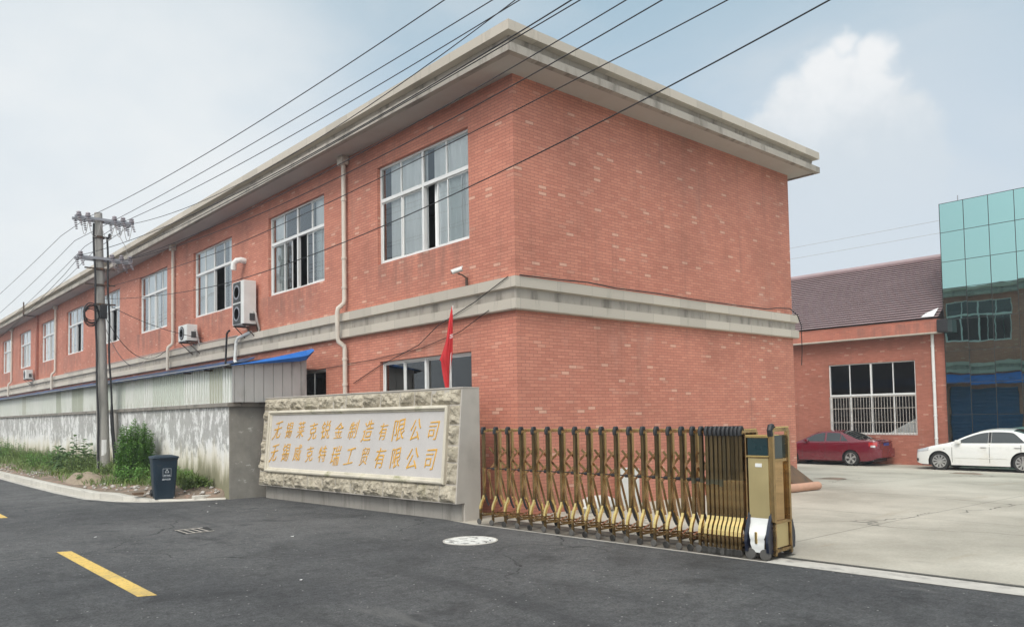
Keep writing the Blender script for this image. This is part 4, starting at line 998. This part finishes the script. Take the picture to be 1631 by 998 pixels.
for lab, a, b, sag, mt in (('dark service cable dropping from the pole to the small air conditioner', (-2.75, 15.85, 5.45), (-.14, 14.9, 4.45), .15, 'cable'), ('slack dark cable hanging from the pole coil to the string course', (-2.8, 16.1, 5.2), (-.14, 18.6, 4.33), .75, 'cable'), ('pale slack cable looping from the pole down to the string course', (-2.8, 16.1, 4.9), (-.14, 20.3, 4.33), .85, 'gcable')):
    P = [Vector(a).lerp(Vector(b), k/16)-Vector((0, 0, sag*4*(k/16)*(1-k/16))) for k in range(17)]
    m = MB(); m.tube(P, .010, 6); tag(m.build('service_cable', M[mt], smooth=True), lab, 'cable')
for z, lab in ((9.66, 'upper faint wire in the sky above the brown tiled roof'), (9.13, 'lower faint wire in the sky above the brown tiled roof')):
    m = MB(); m.tube([(44, 70-k*8, (z-1.8)*1.52+1.8+.002*(k-6)**2*4) for k in range(13)], .012, 5); tag(m.build('distant_wire', M['gcable']), lab, 'power line', 'faint wires beyond the tiled roof')

# ------------------------------------------------------------------ workshop with tiled roof
XR = 24.2
WS = thing('workshop', 'single storey red brick workshop with brown tiled pitched roof across the yard', 'building', (27, 9, -.5))
m = MB(); WH = (2.5, 6.17, .72, 3.79)
facade(m, 'x', XR, 1.32, 34, -.7, 4.85, [WH, (12, 15.6, .72, 3.79), (20, 23.6, .72, 3.79)], .16)
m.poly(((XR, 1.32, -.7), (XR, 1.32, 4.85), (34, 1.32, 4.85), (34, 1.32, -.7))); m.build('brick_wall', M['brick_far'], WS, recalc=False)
m = MB(); m.box((23.75, 1.42, 4.83), (24.195, 34, 5.36)); m.build('fascia', M['brick_plain'], WS)
m = MB(); m.box((23.70, 1.40, 4.78), (24.19, 34, 4.829)); m.build('fascia_sill', M['trim'], WS)
m = MB(); m.box((23.60, 1.0, 4.80), (24.25, 1.40, 5.30), .01); m.build('gutter_end', M['black'], WS)
# tiles: stepped wavy courses
m = MB(); nC = 27; rx0, rz0, rx1, rz1 = 23.66, 5.39, 28.0, 8.50
vs = [1.36+.10*k for k in range(int(17/.10))]
for c in range(nC):
    xa, za = lerp(rx0, rx1, c/nC), lerp(rz0, rz1, c/nC)+.10; xb, zb = lerp(rx0, rx1, (c+1)/nC), lerp(rz0, rz1, (c+1)/nC)
    ya, ye = 1.36, 18.3; L_ = .05; sl = (zb-(za-.10+L_))/(xb-xa); z_l = za-.10+L_
    pr = [(xa+.07, z_l-L_*.15-.005), (xa+.07, z_l+.012), (xa, z_l-.018), (xa-.004, z_l), (xb+.07, z_l+sl*(xb-xa)+.07*sl*.2)]
    for p, q in zip(pr, pr[1:]):
        for k in range(0, 170, 10):
            y0, y1 = ya+.1*k, min(ye, ya+.1*(k+10)); m.poly(((p[0], y0, p[1]), (p[0], y1, p[1]), (q[0], y1, q[1]), (q[0], y0, q[1])))
m.poly(((rx1, 1.36, rz1), (rx1, 18.3, rz1), (32.4, 18.3, 5.39), (32.4, 1.36, 5.39)))
m.build('tiled_roof', M['tile'], WS, smooth=False)
m = MB(); m.tube([(rx1, 1.3, rz1+.05), (rx1, 18.3, rz1+.05)], .13, 10); m.build('ridge', M['tile'], WS, smooth=True)
m = MB(); m.poly(((XR, 1.36, 4.85), (rx1, 1.36, 8.48), (32.4, 1.36, 4.85))); m.build('gable', M['brick_far'], WS)
f = window(*WH, XR, WS, trans=.445, curt=None, glass='glassw')
m = MB()
for k in range(30): y = lerp(WH[0]+.03, WH[1]-.03, k/29); m.tube([(XR-.03, y, .74), (XR-.03, y, 2.36)], .011, 5)
for z in (1.25, 1.85, 2.34, .78): m.box((XR-.045, WH[0]+.01, z-.012), (XR-.02, WH[1]-.01, z+.012))
m.build('window_bars', M['gran'], f)
for a in (12, 20): window(a, a+3.6, .72, 3.79, XR, WS, trans=.445, curt=None, glass='glassd')
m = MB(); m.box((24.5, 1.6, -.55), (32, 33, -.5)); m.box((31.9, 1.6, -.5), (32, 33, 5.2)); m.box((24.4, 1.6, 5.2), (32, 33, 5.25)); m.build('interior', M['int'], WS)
m = MB(); m.prism([(2.0, 1.75), (4.2, .55), (4.2, -.4), (2.0, -.4)], 'x', 24.46, 24.52); m.build('stair_flank', M['white'], WS)
m = MB(); m.tube([(XR-.09, 1.76, 4.78), (XR-.09, 1.76, .0)], .06, 12)
for z in (4.3, 2.9, 1.5, .6): m.lathe([(.065, -.03), (.075, 0), (.065, .03)], (XR-.09, 1.76, z), n=12)
m.build('downpipe', M['white'], WS, smooth=True)
m = MB(); m.poly(((23.62, 1.5, 5.44), (23.9, 1.40, 5.80), (23.9, 1.9, 5.62), (23.66, 2.0, 5.46))); m.build('flashing', M['alu'], WS)

# ------------------------------------------------------------------ mirror glass building
GB = thing('glass_building', 'tall teal mirror glass curtain wall building at the right edge of the yard', 'building', (28, -4, -.5))
XG = 24.1
m = MB(); rg = random.Random(8); ylist = [1.30-.872*k for k in range(14)]; zl = [-.55, .28, 1.54, 2.79, 4.04, 5.29, 6.54, 7.61, 8.79, 9.96]
for a, b in zip(ylist, ylist[1:]):
    for c, e in zip(zl, zl[1:]):
        t1, t2 = rg.uniform(-.002, .002), rg.uniform(-.0022, .0022)
        m.poly(((XG-t1-t2, a-.006, c+.006), (XG+t1-t2, b+.006, c+.006), (XG+t1+t2, b+.006, e-.006), (XG-t1+t2, a-.006, e-.006)))
m.build('glass_panels', M['teal'], GB)
m = MB()
for y in ylist: m.box((XG-.012, y-.009, -.55), (XG+.05, y+.009, 9.97))
for z in zl: m.box((XG-.010, ylist[-1], z-.009), (XG+.05, ylist[0], z+.009))
m.build('mullions', M['groove'], GB)
m = MB(); m.box((XG+.03, ylist[-1], -.6), (32, 1.29, 9.93)); m.build('core', M['int'], GB)
m = MB(); m.tube([(25, .9, 9.9), (25, .9, 10.4)], .02, 6); m.build('lightning_rod', M['steel'], GB)

# ------------------------------------------------------------------ cars
def car(name, label, loc, rz, L, scale, ztop, belt, wtab, wheels, paint, sidewin, ws, rg_, spokes, Wr, zb0=.20, tumble=.40, lights=(), dark_trim=None):
    """car along local -x (front at x=0, rear at x=-L); y = side; built as one lofted skin with fitted glass and lamps"""
    t = thing(name, label, 'car', loc, rz, 'cars parked across the yard'); t.scale = (scale,)*3
    P = lambda mb, nm, mt, par=t, **k: mb.build(nm, mt if not isinstance(mt, str) else M[mt], par, local=True, **k)
    Zt = lambda s: smooth_interp(ztop, s); Bt = lambda s: min(smooth_interp(belt, s), Zt(s)-.004); Wd = lambda s: smooth_interp(wtab, s)
    def zb(s):
        base = zb0+.10*max(0, (.35-s)/.35)**2+.14*max(0, (s-L+.5)/.5)**1.5
        for c in wheels:
            if abs(s-c) < Wr+.055: return max(base, Wr-.01+math.sqrt((Wr+.055)**2-(s-c)**2))
        return base
    def side(s, z):
        b = Bt(s); wv_ = Wd(s)
        if z <= b:
            k = (z-.55)/.55; return wv_*(1-.075*k*k-(.02*max(0, (z-b+.1)/.1)**2))
        return max(.05, wv_*(1-.075*((b-.55)/.55)**2-.02)-tumble*(z-b)-.10*max(0, z-b-.35)**2)
    S = sorted({round(L*i/90, 4) for i in range(91)} | {.02, .05, L-.02, L-.05} | {round(c+sg*(Wr+.0549), 4) for c in wheels for sg in (-1, 1)} | {round(c+sg*(Wr+.0565), 4) for c in wheels for sg in (-1, 1)})
    def section(s):
        b, top, z0 = Bt(s), Zt(s), zb(s); z0 = min(z0, b-.02); re = top-min(.06, (top-b)*.35); pts = []
        for i in range(11): z = lerp(z0, b, i/10); pts.append((side(s, z), z))
        for i in range(1, 7): z = lerp(b, re, i/6); pts.append((side(s, z), z))
        yr = pts[-1][0]
        for i in range(1, 7): a = i/6; pts.append((yr*(1-a), re+(top-re)*math.sin(a*math.pi/2)**.8))
        return pts
    m = MB(); V = []
    for s in S:
        sec = section(s); V.append([m.bm.verts.new((-s, y, z)) for y, z in sec]+[m.bm.verts.new((-s, -y, z)) for y, z in sec[-2::-1]])
    for a, b in zip(V, V[1:]):
        for i in range(len(a)-1): m.bm.faces.new((a[i], a[i+1], b[i+1], b[i]))
    m.bm.faces.new(V[0]); m.bm.faces.new(V[-1][::-1])
    body = P(m, 'body', paint, smooth=True, angle=32)
    def patch(nm, s0, s1, lo, hi, mt, off=.006, par=t, sides=(1, -1), n=14, smooth=True):
        for sg in sides:
            m = MB(); rows = []
            for i in range(n+1):
                s = lerp(s0, s1, i/n); a, b = lo(s), hi(s)
                rows.append([m.bm.verts.new((-s, sg*(side(s, lerp(a, b, j/5))+off), lerp(a, b, j/5))) for j in range(6)])
            for a, b in zip(rows, rows[1:]):
                for j in range(5): m.bm.faces.new((a[j], a[j+1], b[j+1], b[j]))
            P(m, nm, mt, par, smooth=smooth, angle=60)
    for nm, s0, s1, lo, hi in sidewin: patch(nm, s0, s1, lo, hi, M['carglass_o'], .007)
    def topglass(nm, s0, s1, frac):
        m = MB(); rows = []
        for i in range(11):
            s = lerp(s0, s1, i/10); sec = section(s); q = sec[15:]; r = [(-s, y*frac, z+.010) for y, z in q]+[(-s, -y*frac, z+.010) for y, z in q[-2::-1]]
            rows.append([m.bm.verts.new(p) for p in r])
        for a, b in zip(rows, rows[1:]):
            for j in range(len(a)-1): m.bm.faces.new((a[j], a[j+1], b[j+1], b[j]))
        P(m, nm, M['carglass_o'], smooth=True, angle=60)
    topglass('windscreen', *ws, .97); topglass('rear_window', *rg_, .97)
    for nm, s0, s1, lo, hi, mt in lights: patch(nm, s0, s1, lo, hi, M[mt], .008)
    # underbody, sills, wheels
    m = MB(); m.box((-L+.25, -.60, .17), (-.2, .60, .72)); P(m, 'underbody', 'black')
    for c in wheels:
        for sg in (1, -1):
            yw = sg*(Wd(c)-.105)
            m = MB(); m.lathe([(.18, -.085), (Wr-.03, -.095), (Wr-.008, -.07), (Wr, -.03), (Wr, .03), (Wr-.008, .07), (Wr-.03, .095), (Wr*.715, .09), (Wr*.70, .0), (.18, -.085)], (-c, yw, Wr), 'y', 36, caps=False); wo = P(m, 'wheel', 'rubber', smooth=True, angle=50)
            m = MB(); yo = yw+sg*.072; m.lathe([(Wr*.70, 0), (Wr*.72, sg*.02), (Wr*.66, sg*.022), (Wr*.64, 0)], (-c, yo, Wr), 'y', 30, caps=False)
            for k in range(spokes):
                a = 2*math.pi*k/spokes+.2; wd_ = .16 if spokes > 7 else .27
                q = [(.035, -.5), (Wr*.66, -wd_), (Wr*.66, wd_), (.035, .5)]
                pts = [(-c+r*math.cos(a+o if r > .1 else a+o), yo+sg*(.012 if r > .1 else .018), Wr+r*math.sin(a+o)) for r, o in q]
                m.poly(pts); pts2 = [(p[0], p[1]-sg*.02, p[2]) for p in pts]
                for i in range(4): m.poly((pts[i], pts[(i+1) % 4], pts2[(i+1) % 4], pts2[i]))
            m.lathe([(.055, 0), (.05, sg*.02), (.005, sg*.025)], (-c, yo, Wr), 'y', 16); P(m, 'rim', 'rim', wo)
            m = MB(); m.lathe([(Wr*.68, 0), (Wr*.68, -sg*.004), (.01, -sg*.004)], (-c, yo-sg*.015, Wr), 'y', 24); P(m, 'brake_disc', 'grille', wo)
    return t, P, patch, side, Zt, Bt
M['carglass_o'] = mat('tinted_car_glass', (.012, .016, .017), .04, spec=.9, var=.2, scale=1)
M['rim'] = mat('silver_alloy', (.62, .62, .62), .3, metal=.8, var=.08)
M['redpaint'] = mat('burgundy_paint', (.14, .005, .016), .25, var=.05, coat=1.0)
M['whitepaint'] = mat('white_car_paint', (.78, .78, .75), .3, var=.03, coat=1.0, dark=(.66, .62, .53), dscale=1.2, dlo=.55, dhi=.9)
M['lampred'] = mat('red_tail_lamp', (.42, .02, .02), .12, var=.1, spec=.8)
M['lampclear'] = mat('clear_lamp', (.62, .62, .62), .1, metal=.3, spec=.9)
M['plate'] = mat('blue_plate', (.03, .06, .22), .4)
M['seam'] = mat('panel_gap', (.04, .035, .03), .8)

ztopR = [(0, .60), (.06, .70), (.3, .80), (.7, .88), (1.15, .965), (1.55, 1.17), (1.95, 1.36), (2.3, 1.425), (2.7, 1.435), (3.05, 1.39), (3.45, 1.24), (3.80, 1.075), (4.0, 1.05), (4.34, 1.045), (4.46, 1.0), (4.52, .90)]
beltR = [(0, .55), (.1, .66), (.6, .80), (1.2, .915), (2.2, .95), (3.3, .985), (4.0, 1.0), (4.45, .96), (4.52, .86)]
wR = [(0, .58), (.08, .70), (.25, .78), (.6, .835), (1.2, .855), (3.4, .86), (3.95, .835), (4.3, .76), (4.45, .68), (4.52, .60)]
winlo = lambda s: .972+.012*(s-1.5)
def upf(off, z, a, b): return lambda s: min(z(s)-off, 1.34)
zR = lambda s: smooth_interp(ztopR, s)
swR = [('front_window', 1.42, 2.36, lambda s: .975, lambda s: max(.985, min(zR(s)-.105, 1.32))), ('rear_door_window', 2.44, 3.02, lambda s: .985, lambda s: min(zR(s)-.105, 1.32)), ('quarter_window', 3.05, 3.34, lambda s: .995, lambda s: max(1.0, min(zR(s)-.12, 1.30)-.55*(s-3.05)))]
rc, P, patch, side, Zt, Bt = car('parked_car', 'burgundy saloon parked nose-in along the workshop wall with only its rear half showing', (23.22, 7.98, -.5), R(90), 4.52, 1.02, ztopR, beltR, wR, (.86, 3.46), M['redpaint'], swR, (1.18, 1.98), (3.06, 3.82), 5, .305,
    lights=[('tail_lamp', 4.17, 4.46, lambda s: .80, lambda s: .95, 'lampred'), ('reversing_lamp', 4.24, 4.40, lambda s: .75, lambda s: .83, 'lampclear'), ('headlamp', .06, .42, lambda s: .60+.1*s, lambda s: .70+.15*s, 'lampclear')])
m = MB(); m.box((-4.545, -.21, .80), (-4.50, .21, .92)); P(m, 'number_plate', 'plate')
m = MB(); m.box((-4.545, -.55, .935), (-4.34, .55, .975), .01); P(m, 'boot_lip', M['redpaint'])
m = MB(); rr = []
for s, w_ in ((4.18, .80), (4.40, .735), (4.52, .66), (4.60, .60)): rr.append((s, w_))
ring = lambda z: [(-s, w_, z) for s, w_ in rr]+[(-s, -w_, z) for s, w_ in rr[::-1]]
m.loft([ring(.34), ring(.42), ring(.62), ring(.68)]); P(m, 'rear_bumper', M['redpaint'], smooth=True, angle=40)
for s in (1.40, 2.40, 3.40):
    patch('door_seam', s, s+.012, lambda q: .30, lambda q: .95, M['seam'], .003, n=1)
for s in (2.16, 3.06):
    for sg in (1, -1): m = MB(); m.box((-s-.17, sg*side(s, .86)-.012, .85), (-s, sg*side(s, .86)+.022*1, .88), .006); P(m, 'door_handle', M['redpaint'])
patch('side_moulding', .98+.25, 3.05, lambda s: .545, lambda s: .575, M['redpaint'], .016)
for sg in (1, -1): m = MB(); m.box((-1.66, sg*.86-.09, .95), (-1.52, sg*.86+.09, 1.06), .03); P(m, 'door_mirror', M['redpaint'])

ztopW = [(0, .50), (.05, .62), (.2, .74), (.55, .86), (.95, .945), (1.25, 1.03), (1.7, 1.25), (2.15, 1.415), (2.5, 1.47), (2.85, 1.475), (3.2, 1.44), (3.6, 1.31), (4.0, 1.135), (4.15, 1.10), (4.42, 1.07), (4.50, 1.0), (4.54, .90)]
beltW = [(0, .46), (.1, .60), (.5, .77), (1.1, .905), (2.2, .955), (3.4, .995), (4.1, 1.02), (4.48, .95), (4.54, .85)]
wW = [(0, .56), (.06, .68), (.2, .77), (.5, .84), (1.1, .875), (3.5, .88), (4.0, .86), (4.35, .78), (4.48, .70), (4.54, .62)]
zW = lambda s: smooth_interp(ztopW, s)
swW = [('front_window', 1.42, 2.44, lambda s: .965+.012*(s-1.4), lambda s: max(.99, min(zW(s)-.12, 1.355))), ('rear_door_window', 2.54, 3.52, lambda s: .98+.012*(s-2.5), lambda s: max(1.0, min(zW(s)-.12, 1.355)-.6*max(0, s-3.2)))]
wc, P, patch, side, Zt, Bt = car('parked_car', 'white saloon parked by the mirror glass building, rear cut off by the photo edge', (22.78, 1.80, -.50), R(90), 4.54, 1.045, ztopW, beltW, wW, (.88, 3.48), M['whitepaint'], swW, (1.08, 2.12), (3.18, 3.98), 10, .325,
    lights=[('headlamp', .05, .52, lambda s: .60+.18*s, lambda s: .70+.22*s, 'lampclear'), ('tail_lamp', 4.2, 4.5, lambda s: .78, lambda s: .98, 'lampred'), ('fog_lamp', .05, .14, lambda s: .30, lambda s: .40, 'grille'), ('indicator', 1.02, 1.08, lambda s: .74, lambda s: .775, 'lampclear')])
for s in (1.30, 2.48, 3.42): patch('door_seam', s, s+.014, lambda q: .30, lambda q: .93, M['seam'], .003, n=1)
for s in (2.22, 3.24):
    for sg in (1, -1): m = MB(); m.box((-s-.18, sg*side(s, .83)-.014, .815), (-s, sg*side(s, .83)+.026, .845), .007); P(m, 'door_handle', 'rim')
patch('side_moulding', 1.34, 3.02, lambda s: .455, lambda s: .485, M['whitepaint'], .014)
for sg in (1, -1): m = MB(); m.box((-1.60, sg*.90-.09, .95), (-1.44, sg*.90+.09, 1.08), .035); P(m, 'door_mirror', M['whitepaint'])
patch('pillar_trim', 2.45, 2.53, lambda s: .985, lambda s: 1.35, M['black'], .007, n=2)
m = MB(); m.box((-.06, -.5, .42), (.004, .5, .52), .01); P(m, 'grille', 'grille')

# ------------------------------------------------------------------ odds and ends in the yard
m = MB(); m.poly(((8.75, -.10, .44), (9.35, -.10, .41), (9.80, -.55, -.11), (8.60, -.60, -.09)))
m.poly(((8.75, -.085, .44), (9.35, -.085, .41), (9.80, -.535, -.11), (8.60, -.585, -.09)))
m.poly(((9.35, -.10, .41), (9.35, -.085, .41), (9.80, -.535, -.11), (9.80, -.55, -.11))); m.poly(((8.75, -.10, .44), (8.75, -.085, .44), (9.35, -.085, .41), (9.35, -.10, .41)))
tag(m.build('metal_sheet', M['brownbd']), 'rusty brown metal sheet leaning on the brick end wall beside the gate head', 'sheet')
m = MB(); m.tube([(7.3, -.98, yard_z(7.4)+.10), (8.9, -1.0, yard_z(8.8)+.10), (8.93, -1.0, yard_z(8.8)+.10)], .10, 18); tag(m.build('pipe_section', M['roll'], smooth=True), 'short pinkish brown pipe lying on the concrete beside the gate head', 'pipe')
m = MB(); m.prism([(2.55, -.03), (3.15, -.03), (3.15, .68), (2.80, .72), (2.55, .70)], 'y', -.16, -.12); tag(m.build('white_board', M['bag']), 'white board leaning upright on the end wall behind the gate lattice', 'board')
m = MB(); m.loft([[(1.55+(.45*k)*math.cos(a), -.45+.22*k*math.sin(a), z) for a in [2*math.pi*j/16 for j in range(16)]] for k, z in ((.8, 0), (1.05, .08), (.95, .2), (.5, .27), (.1, .28))]); tag(m.build('sack', M['bag'], smooth=True), 'white sack slumped on the ground behind the gate lattice', 'sack')
def disc(name, c, r, z, mt, label, cat, rag=0):
    m = MB(); n = 40; P = []
    for k in range(n):
        a = 2*math.pi*k/n; q = r*(1+rag*noise.noise(Vector((math.cos(a)*1.5+c[0], math.sin(a)*1.5, 0)))); P.append((c[0]+q*math.cos(a), c[1]+q*math.sin(a), z))
    m.poly(P); return tag(m.build(name, M[mt]), label, cat)
t = thing('manhole_cover', 'round white painted manhole cover in the asphalt before the sign wall', 'manhole cover', (-2.28, -1.45, .004))
m = MB(); m.lathe([(.40, 0), (.40, .006), (.38, .010), (.375, .006)], (-2.28, -1.45, .002), n=48); m.build('rim_ring', M['gutter'], t)
m = MB(); m.lathe([(.372, 0), (.372, .007), (.002, .007)], (-2.28, -1.45, .002), n=48); cv = m.build('cover', M['oldpaint'], t)
m = MB(); rm = random.Random(2)
for k in range(26):
    a = R(150+k*7); rr_ = .30+rm.uniform(-.03, .03)
    if rm.random() < .7:
        c = Vector((-2.28+rr_*math.cos(a), -1.45+rr_*math.sin(a), .0105)); d_ = Vector((math.cos(a+rm.uniform(0, 3)), math.sin(a+rm.uniform(0, 3)), 0))*.028; n_ = Vector((-d_.y, d_.x, 0))*.25; m.poly((c-d_-n_, c+d_-n_, c+d_+n_, c-d_+n_))
m.build('worn_marking', M['grille'], cv)
t = thing('drain_grate', 'small sunken iron drain grate in the asphalt in front of the wheelie bin', 'drain', (-4.68, 2.75, 0))
m = MB(); m.poly(((-5.0, 2.45, .003), (-4.5, 2.45, .003), (-4.4, 3.05, .003), (-4.95, 3.1, .003))); m.build('pit', M['groove'], t)
m = MB()
for k in range(4): m.box((-4.92+.11*k, 2.5, .004), (-4.90+.11*k, 3.0, .010))
m.box((-4.95, 2.48, .004), (-4.5, 2.50, .011)); m.box((-4.95, 3.0, .004), (-4.5, 3.02, .011)); m.build('bars', M['gran'], t)
for k, (x, y) in enumerate([(-2.9, 6.6), (-3.2, 6.2), (-2.55, 4.4), (-3.0, 3.8), (-3.6, 5.2), (-6.1, 3.2), (-3.9, .9), (-1.9, 2.1), (-2.2, .6), (-5.3, -2.2)]):
    rk = random.Random(k); m = MB(); r_ = rk.uniform(.012, .035); a0 = rk.uniform(0, 6)
    m.poly([(x+r_*rk.uniform(.5, 1.2)*math.cos(a0+j*1.26), y+r_*rk.uniform(.5, 1.2)*math.sin(a0+j*1.26), .006+rk.uniform(0, .015)) for j in range(5)])
    tag(m.build('litter_scrap', M['paper']), 'tiny white scrap of litter lying loose on the dark asphalt', 'litter', 'scraps of litter on the road')
disc('oil_stain', (13.1, .75), .45, yard_z(13.1)+.006, 'soil', 'dark damp patch on the concrete before the burgundy car', 'stain', .4)
disc('oil_stain', (19.6, -.75), .5, yard_z(19.6)+.006, 'soil', 'dark damp patch on the concrete before the white car', 'stain', .4)

# ------------------------------------------------------------------ weeds on the verge
def leaf(mb, p, d, ln, wd_, droop=.4, sides=1):
    d = d.normalized(); s = d.cross(Vector((0, 0, 1)))
    s = s.normalized() if s.length > .01 else Vector((1, 0, 0))
    q1 = p+d*ln*.5; q2 = p+d*ln-Vector((0, 0, droop*ln))
    a = mb.bm.verts.new(p); b = mb.bm.verts.new(q1+s*wd_*.5); c = mb.bm.verts.new(q2); e = mb.bm.verts.new(q1-s*wd_*.5)
    mb.bm.faces.new((a, b, c, e))
def weed(label, x, y, h, spread, stems, per, ln, wd_, mt, name='weed', cat='plant', seed=0, droop=.5, group='weeds along the boundary wall', lean=.25):
    rw = random.Random(seed); z0 = vz(x, y)-.03; t = thing(name, label, cat, (x, y, z0), 0, group); st = MB(); lf_ = MB()
    for i in range(stems):
        a = rw.uniform(0, 6.28); r_ = spread*math.sqrt(rw.random()); hh = h*rw.uniform(.55, 1.0)*(1-.35*(r_/spread)**2)
        b = Vector((x+r_*.75*math.cos(a), y+r_*math.sin(a), z0)); b.x = min(b.x, -2.42); tp = b+Vector((lean*rw.uniform(-1, 1)*hh*.4+.2*r_*math.cos(a), lean*rw.uniform(-1, 1)*hh*.4+.2*r_*math.sin(a), hh)); tp.x = min(tp.x, -2.38)
        st.tube([b, b.lerp(tp, .5), tp], [.009, .007, .003], 5)
        for k in range(per):
            f = (k+rw.random())/per; f = .12+.88*f; p = b.lerp(tp, f); aa = k*2.4+rw.uniform(-.5, .5)
            d = Vector((math.cos(aa), math.sin(aa), rw.uniform(.1, .9)-(.4 if f < .4 else 0)))
            leaf(lf_, p, d, ln*rw.uniform(.6, 1.2)*(1.15-.5*f), wd_*rw.uniform(.7, 1.2), droop*rw.uniform(.3, 1.2))
    st.build('stems', M['stem'], t); lf_.build('foliage', M[mt], t, recalc=False)
weed('tall dense bright green weed with narrow leaves growing behind the wheelie bin', -2.95, 12.3, 1.72, .50, 120, 62, .17, .048, 'leaf1', 'tall_weed', seed=1, droop=.4, lean=.04)
weed('leafy weed with broad pale leaves on the left of the utility pole', -3.05, 19.0, 1.25, .8, 14, 17, .30, .19, 'leaf2', 'broad_leaf_weed', seed=2)
for k, (x, y, h, s, st_, lab) in enumerate([(-3.0, 17.3, .75, .7, 34, 'low bushy weed just left of the pole base'), (-3.05, 21.6, .70, .9, 34, 'low weed clump left of the broad leaved weed'), (-3.0, 24.2, .75, .8, 30, 'pointed low weed clump farther along the wall'), (-3.0, 28.0, .7, 1.2, 34, 'wide low weed clump far along the wall'), (-3.0, 31.3, 1.05, 1.3, 40, 'taller far weed clump near the left photo edge'), (-3.0, 35.0, .9, 1.6, 40, 'farthest weed clump along the wall'), (-2.85, 14.8, .55, .6, 30, 'small weed tuft right of the pole base'), (-3.2, 11.4, .55, .55, 30, 'low weed tuft in front of the tall weed'), (-2.75, 9.9, .5, .6, 26, 'short dry weed tuft right behind the wheelie bin'), (-2.55, 8.6, .35, .45, 16, 'sparse weed tuft at the foot of the stained wall right of the bin'), (-3.9, 13.2, .40, .25, 12, 'single small weed growing on the earth mound')]):
    weed(lab, x, y, h, s, st_, 16, .15, .045, 'leaf1' if k % 3 else 'leaf3', 'low_weed', seed=20+k)
# grass: uncountable, one object
m = MB(); rg = random.Random(77)
for _ in range(15000):
    y = 8.6+rg.random()**1.4*34; kx = interp([(p[1], p[0]) for p in sorted(K, key=lambda p: p[1])], y); x = lerp(kx+.35, -2.36, rg.random()**.6)
    dens = noise.noise(Vector((x*1.4, y*.7, 5)))+.25*(x+3.4)+.30
    if y < 10.5 and x < -2.9: dens -= .5
    if y > 15.5: dens += .12
    if dens < rg.uniform(-.15, .45): continue
    z = vz(x, y); hh = rg.uniform(.05, .24)*(1+.6*(x > -3)); a = rg.uniform(0, 6.28); p = Vector((x, y, z-.01)); d = Vector((math.cos(a)*.5, math.sin(a)*.5, 1))
    s = Vector((-math.sin(a), math.cos(a), 0))*rg.uniform(.006, .016); A = m.bm.verts.new(p-s); B = m.bm.verts.new(p+s); q = p+d*hh*.6; C1 = m.bm.verts.new(q+s*.8); D1 = m.bm.verts.new(q-s*.8); Tt = m.bm.verts.new(p+d*hh+Vector((math.cos(a), math.sin(a), -.2))*hh*.4)
    m.bm.faces.new((A, B, C1, D1)); m.bm.faces.new((D1, C1, Tt))
g = m.build('grass', M['leaf3'], recalc=False); tag(g, 'patchy wild grass covering the verge between kerb and wall', 'grass'); g['kind'] = 'stuff'
# mound of earth and rubble
m = MB(); V = []
for i in range(15):
    r_ = []
    for j in range(15):
        a, b = (i/14-.5)*2, (j/14-.5)*2; q = max(0, 1-a*a-b*b); x, y = -3.85+.42*a, 13.6+1.5*b
        r_.append(m.bm.verts.new((x, y, vz(x, y)-.02+.26*q*(1+.4*noise.noise(Vector((x*3, y*2, 8)))))))
    V.append(r_)
for i in range(14):
    for j in range(14): m.bm.faces.new((V[i][j], V[i+1][j], V[i+1][j+1], V[i][j+1]))
tag(m.build('earth_mound', M['mound'], smooth=True), 'small mound of dry earth on the verge in front of the pole', 'earth mound')
m = MB(); rb = random.Random(4)
def stone(m, c, s, rr):
    b0 = len(m.bm.verts); r = bmesh.ops.create_icosphere(m.bm, subdivisions=1, radius=s)
    for v in r['verts']: v.co = Vector((v.co.x*rr.uniform(.7, 1.3), v.co.y*rr.uniform(.7, 1.5), v.co.z*rr.uniform(.4, .8)))+Vector(c)
for _ in range(120):
    y = rb.choice((rb.uniform(9, 12), rb.uniform(15, 20), rb.uniform(18, 26), rb.uniform(7.7, 9))); kx = interp([(p[1], p[0]) for p in sorted(K, key=lambda p: p[1])], y)
    x = min(-2.42, kx+.25+abs(rb.gauss(0, .4))); stone(m, (x, y, vz(x, y)+.01), rb.uniform(.015, .06), rb)
g = m.build('rubble', M['rubble']); tag(g, 'scattered pale rubble and stone bits on the verge soil', 'rubble'); g['kind'] = 'stuff'
m = MB(); m.box((-2.95, 7.80, .0), (-2.42, 7.95, .10), .012); tag(m.build('kerb_block', M['kerb']), 'loose pale kerb stone lying at the foot of the wall corner', 'stone block')
m = MB(); m.box((-4.02, 8.55, .155), (-3.80, 8.70, .20), .006); tag(m.build('loose_brick', M['brownbd']), 'dark red loose brick on the kerb left of the wheelie bin', 'brick')

# ------------------------------------------------------------------ air
hz = bpy.data.materials.new('humid_air'); hz.use_nodes = True; t = NT(hz.node_tree)
pv = t.node('ShaderNodeVolumePrincipled', Color=(.92, .95, 1.0), Density=.0014, Anisotropy=.2)
t.l.new(pv.outputs[0], t.node('ShaderNodeOutputMaterial').inputs['Volume'])
m = MB(); m.box((-960, -960, -2.0), (960, 960, 12.5)); h = m.build('haze', hz); h['kind'] = 'stuff'; tag(h, 'thin humid haze in the air over the whole street', 'haze')
